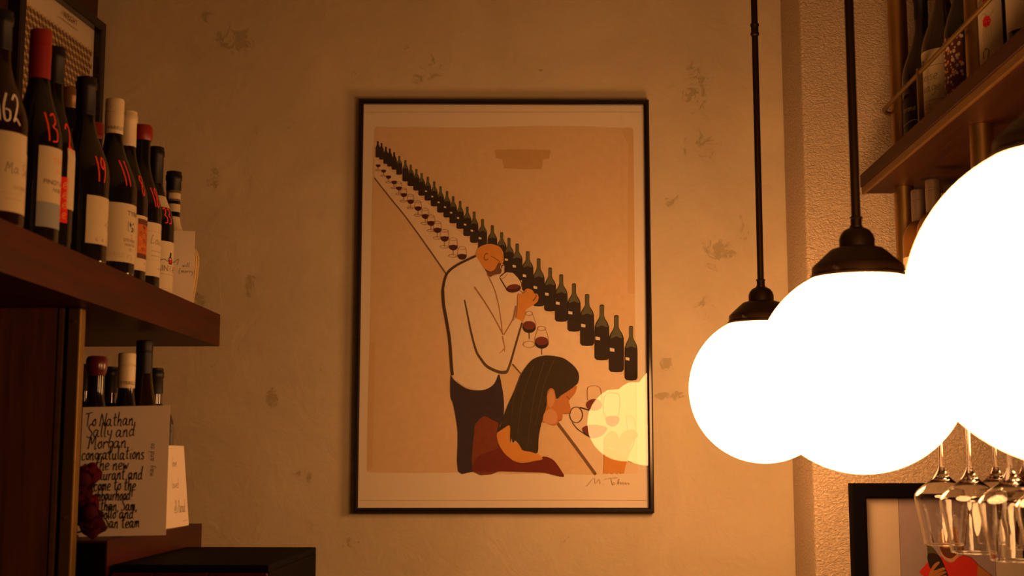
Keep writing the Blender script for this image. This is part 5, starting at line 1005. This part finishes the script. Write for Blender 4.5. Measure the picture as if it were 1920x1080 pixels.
c3 = card('note_card', 'small blank looking cream card at the end of the upper shelf', .105, .1485, (-.7495, 2.572, UPZ + .0003), (R(-2), 0, R(13)), 'card_white')
pr = Print(lambda u, v, l: (u, -l, v), .0002, .000003)
pr.stroke([(-.012, .078), (.0, .086), (.008, .080), (.022, .092), (.020, .080)], .0009, 'ink'); pr.hand('will', .030, .076, .009, .0007, 'ink'); pr.hand('merry', .028, .064, .009, .0007, 'ink')
pr.hand('i .', .010, .050, .007, .0008, 'ink'); pr.hand('st', .004, .034, .008, .0008, 'ink'); pr.stroke([(.026, .074), (.024, .066), (.026, .062)], .0007, 'ink')
pr.build('handwriting', c3)

# ------------------------------------------------------------------ dried roses
t = thing('dried_rose', 'two dark red dried rose blooms before the handwritten card', 'flower', (-.735, 2.142, BASE))
def petal_mesh(seed, L, Wd):
    rnd = random.Random(seed); vs = []; n = 5
    for j in range(n + 1):
        v = j / n
        for i in range(n + 1):
            u_ = i / n * 2 - 1
            wd = Wd * math.sin(PI * (.14 + .80 * v) ** .8) * .5
            x = u_ * wd; z = L * v
            y = -.55 * wd * (1 - u_ * u_) + .25 * L * v ** 2.2 + rnd.uniform(-1, 1) * L * .05 * v
            vs.append((x, y, z))
    fs = [(j * (n + 1) + i, j * (n + 1) + i + 1, (j + 1) * (n + 1) + i + 1, (j + 1) * (n + 1) + i) for j in range(n) for i in range(n)]
    me = bpy.data.meshes.new('petal'); me.from_pydata(vs, [], fs); me.polygons.foreach_set('use_smooth', [True] * len(fs)); me.update(); return me
pm = [petal_mesh(s, .024, .024) for s in range(5)]
for i, me in enumerate(pm): me.materials.append(MATS['petal_red' if i % 2 else 'petal_deep'])
for (cx_, cy_, cz_, sc, tilt) in ((-.0085, -.008, .086, 1.45, (R(50), R(10), 0)), (.0015, -.006, .036, 1.5, (R(62), R(-14), R(20)))):
    bl = MB().lathe([(0, -.010), (.006, -.008), (.010, 0), (.009, .010), (.004, .016), (0, .017)], 14).build('bloom', MATS['petal_deep'], t)
    bl.location = (cx_, cy_, cz_); bl.rotation_euler = tilt; bl.scale = (sc,) * 3
    for k in range(22):
        a = k * 2.39996; f = k / 21
        o = bpy.data.objects.new('petal', pm[k % 5]); COL.objects.link(o); o.parent = bl
        s = .62 + .45 * f; o.scale = (s, s, s)
        o.rotation_euler = (Matrix.Rotation(a, 3, 'Z') @ Matrix.Rotation(R(-8 - 58 * f), 3, 'X')).to_euler()
        rr = .003 + .004 * f; o.location = (-math.sin(a) * -rr, math.cos(a) * -rr * -1, -.007 + .003 * (1 - f))
MB().tube([(-.010, .002, .075), (-.020, .010, .05), (-.035, .016, .02), (-.055, .018, .003)], .0014, 8).build('stem', MATS['dry_green'], t)
MB().tube([(-.001, .004, .020), (-.018, .012, .010), (-.055, .014, .002)], .0014, 8).build('stem', MATS['dry_green'], t)
for s in ((-.018, -.012, .004), (-.030, -.010, .003)):
    o = bpy.data.objects.new('fallen_petal', pm[1]); COL.objects.link(o); o.parent = t; o.location = s; o.scale = (.5,) * 3; o.rotation_euler = (R(80), 0, R(40 + 900 * s[0]))

# ------------------------------------------------------------------ bar shelving on the right
rb_ = lambda y: 1.0995
XR = .716
UR = EYE + .6475
def bar_shelf(label, z):
    t = thing('bar_shelf', label, 'shelf', (XR, 0, z))
    MB().box(0, 1.0995 - XR, .35, 3.03, -.029, 0, bev=.0012).build('board', MATS['walnut_bar'], t)
    MB().box(.002, .009, .35, 3.028, -.046, -.0295, bev=.001).build('front_lip', MATS['edge_wood'], t)
    MB().box(.009, 1.0995 - XR, .35, 3.03, -.043, -.0295).build('underside_panel', MATS['walnut_bar'], t)
    return t
bar_shelf('walnut bar shelf with paler lower edge, holding tall bottles behind a brass rail', UR)
LR = EYE + .2775
bar_shelf('lower walnut bar shelf above the hanging glasses, half hidden by the globes', LR)
for (x, y, lab) in ((.796, 2.96, 'end'), (.79, 2.40, 'mid')):
    for (z0, z1, l2) in ((UR, 2.9995, 'rising from the upper bar shelf to the ceiling'), (LR, UR - .043, 'between the two bar shelves')):
        l1 = 'brass post nearest the pier, ' if lab == 'end' else 'second brass post from the pier, '
        t = thing('brass_post', l1 + l2, 'post', (x, y, z0))
        MB().lathe([(0, 0.0005), (.0215, .0005), (.0215, z1 - z0 - .0005), (0, z1 - z0 - .0005)], 32).build('tube', MATS['brass'], t)
        MB().lathe([(.0216, .0005), (.0235, .0007), (.0235, .004), (.0216, .005)], 32).build('foot_ring', MATS['brass'], t)
t = thing('gallery_rail', 'thin brass gallery rail on posts along the upper bar shelf', 'rail', (.757, 0, UR))
pa = [(0, .42, .134), (0, 2.0, .134), (0, 2.95, .134)] + [(.018 - .018 * math.cos(a), 2.95 + .022 * math.sin(a), .134 - .006 * a / (PI / 2)) for a in (R(30), R(60), R(90))] + [(.028, 2.970, .126)]
MB().tube(pa, .0047, 12).build('rail', MATS['brass_dull'], t)
for y in (2.665, 2.02, 1.28, .55): 
    MB().box(-.0055, .0055, y - .0055, y + .0055, .0005, .143, bev=.0012).build('post', MATS['brass_dull'], t)
URG = 'bottles behind the brass rail'
def LB(k, w, H):
    k.text('cz', .0 - .018, H * .80, .020, 'ink'); k.rect(-w / 2, w / 2, H * .755, H * .762, 'ink_soft', 30); k.hand('amboise', -.052, H * .55, .021, .0010, 'ink'); k.hand('sauvage', -.052, H * .38, .021, .0010, 'ink'); k.rect(-w / 2, w / 2, H * .245, H * .250, 'ink_soft', 30); lines(k, -.020, (H * .19, H * .14, H * .08), .05, 'ink_soft')
def LF(k, w, H):
    for j in range(150):
        x, y = random.uniform(-w / 2, w / 2), random.uniform(0, H); s = random.uniform(.0016, .0044)
        k.poly([(x + s * math.cos(a) * random.uniform(.7, 1.2), y + s * math.sin(a) * random.uniform(.7, 1.3)) for a in [PI * q / 3 for q in range(6)]], random.choice(['bloom_pale', 'bloom_pale', 'skin3', 'mauve', 'orange_ink']))
def LDD(k, w, H):
    for (y, s) in ((.86, .9), (.56, 1.2)):
        c_ = (.006, H * y)
        for j in range(7):
            a = j * .9; k.poly([(c_[0] + .004 * s * math.cos(a) + .0040 * s * math.cos(q), c_[1] + .005 * s * math.sin(a) + .0042 * s * math.sin(q)) for q in [PI * m_ / 4 for m_ in range(8)]], 'red_ink')
    for j in range(5): k.stroke([(.0 + j * .003, H * .5), (-.006 + j * .005, H * (.36 + .03 * j)), (-.002 + j * .004, H * .3)], .0008, 'ink_faint')
    k.stroke([(-.012, H * .62), (.0, H * .68), (.012, H * .62), (.020, H * .70)], .0008, 'ink_soft')
    k.poly([(-.006, H * .06), (.008, H * .05), (.010, H * .16), (.002, H * .20), (-.006, H * .15)], 'ink_soft')
def LA(k, w, H):
    k.hand('amarone', -.030, H * .66, .014, .0009, 'ink_faint'); k.stroke([(-.034, H * .42), (-.01, H * .36), (.02, H * .42), (.034, H * .38)], .0016, 'ink_faint'); k.poly([(.01, .002), (.016, H * .2), (.028, H * .26), (.036, H * .1), (.03, .002)], 'rust_ink')
def LE(k, w, H): lines(k, .0, (H * .8, H * .65, H * .5), .05, 'ink_faint')
make_bottle('dark brown bottle with black label, at the far end behind the brass rail', (.815, 2.84, UR), 'burgundy', .365, .0450, 'brown_bottle', 'foil_black', .060, labels=[(196, .10, .035, .125, 'foil_black', LA)], group=URG)
make_bottle('brown bottle with torn edged cream script label behind the brass rail', (.815, 2.6835, UR), 'burgundy', .385, .0460, 'olive_bottle', 'foil_black', .060, labels=[(205, .125, .040, .180, 'label_cream', LB)], group=URG)
make_bottle('dark bottle with speckled flower patterned label behind the brass rail', (.822, 2.5725, UR), 'burgundy', .370, .0400, 'green_bottle', 'foil_black', .060, labels=[(196, .070, .030, .172, 'brown_ink', LF)], group=URG)
make_bottle('dark bottle with white label and red flowers, beyond the second brass post', (.809, 2.326, UR), 'bordeaux', .340, .0385, 'green_bottle', 'foil_black', .060, labels=[(203, .068, .048, .178, 'label_white', LDD)], group=URG)
make_bottle('dark bottle with pale label at the right edge behind the rail', (.809, 2.184, UR), 'bordeaux', .330, .0385, 'green_bottle', 'foil_black', .060, labels=[(190, .095, .060, .178, 'label_white', LE)], group=URG)
LRG = 'bottles on the lower bar shelf'
def cl_lab(k, w, H): lines(k, .0, (H * .7, H * .5, H * .3), .05, 'ink_soft')
for (x, y, h, lab) in ((.80, 2.863, .301, 'amber bottle with grey capsule beside the end brass post'), (.80, 2.752, .300, 'taller looking amber bottle with grey capsule, second from the end post'), (.882, 2.90, .318, 'amber bottle with grey capsule, mostly hidden behind the nearest globe')):
    make_bottle(lab, (x, y, LR), 'bordeaux' if x < .85 else 'burgundy', h, .0360, 'amber_bottle', 'foil_grey', .080, 'screw', labels=[(200, .115, .055, .152, 'label_cream', cl_lab)], group=LRG)

# ------------------------------------------------------------------ hanging wine glasses
def make_glass(label, loc, s=1.0):
    """hangs upside down; origin where the stem meets the bowl, the bowl below"""
    t = thing('wine_glass', label, 'glass', loc, 0, 'wine glasses hanging from the rack')
    out = [(.0045, -.0005), (.0062, -.006), (.0105, -.014), (.018, -.022), (.027, -.029), (.0355, -.0355), (.0425, -.042), (.0460, -.0475), (.0472, -.053), (.0466, -.059), (.0445, -.070), (.0400, -.092), (.0362, -.112), (.0336, -.1300), (.0333, -.1320), (.0331, -.1334)]
    th = .0011
    inn = [(0, -.0178), (.0065, -.0190), (.0125, -.0216)]
    for r_, z in out[3:]: inn.append((r_ - th * .75, z - th * .8) if z > -.046 else (r_ - th, z))
    inn = inn[:3] + inn[4:-1]
    prof = [(0, -.0003), (.0038, -.0003)] + out + [(.0328, -.1342), (.0324, -.1342), (.0320, -.1334)] + inn[::-1]
    MB().lathe(prof, 56).build('bowl', MATS['stemware'], t, None, True)
    MB().lathe([(0, -.0002), (.0038, -.0002), (.0033, .012), (.0031, .05), (.0033, .09), (.0048, .1015), (0, .1015)][::1], 20).build('stem', MATS['stemware'], t, None, True)
    MB().lathe([(0, .1017), (.006, .1017), (.022, .1045), (.0365, .1060), (.0368, .1068), (.0360, .1074), (0, .1074)], 48).build('foot', MATS['stemware'], t, None, True)
    t.scale = (s, s, s)
    return t
def copy_tree(o):
    r = o.copy(); COL.objects.link(r)
    for ch in o.children:
        c = ch.copy(); COL.objects.link(c); c.parent = r
    return r
GZ = EYE - .0125
g0 = make_glass('upside down wine glass, leftmost of the front row below the globes', (.680, 2.3574, GZ))
for lab, x, y in (('upside down wine glass, second from the left in the front row', .667, 2.1585), ('upside down wine glass, third from the left in the front row', .675, 1.9928), ('upside down wine glass cut by the right edge, front row', .675, 1.835),
                  ('faint upside down wine glass in the back row, left one', .785, 2.394), ('faint upside down wine glass in the back row, right one', .785, 2.2503)):
    g = copy_tree(g0); g.location = (x, y, GZ); g['label'] = lab
t = thing('glass_rack', 'brass rail rack under the lower bar shelf, carrying the upside down glasses', 'rack', (0, 0, GZ + .0995))
for x in (.6465, .7085, .7545, .8155): MB().box(x - .006, x + .006, 1.45, 2.50, -.001, .0022).build('rail', MATS['brass_dull'], t)
for y in (1.50, 2.46): MB().box(.640, .822, y - .006, y + .006, .014, .020).build('crossbar', MATS['brass_dull'], t)
hz = LR - .046 - (GZ + .0995)
for y in (1.50, 2.46):
    for x in (.6465, .7085, .7545, .8155): MB().tube([(x, y, .002), (x, y, .0145)], .0025, 8).build('link', MATS['brass_dull'], t)
    for x in (.73, .81): MB().tube([(x, y, .0195), (x, y, hz + .0028 if x > .75 else hz - .0003)], .004, 10).build('hanger', MATS['brass_dull'], t)
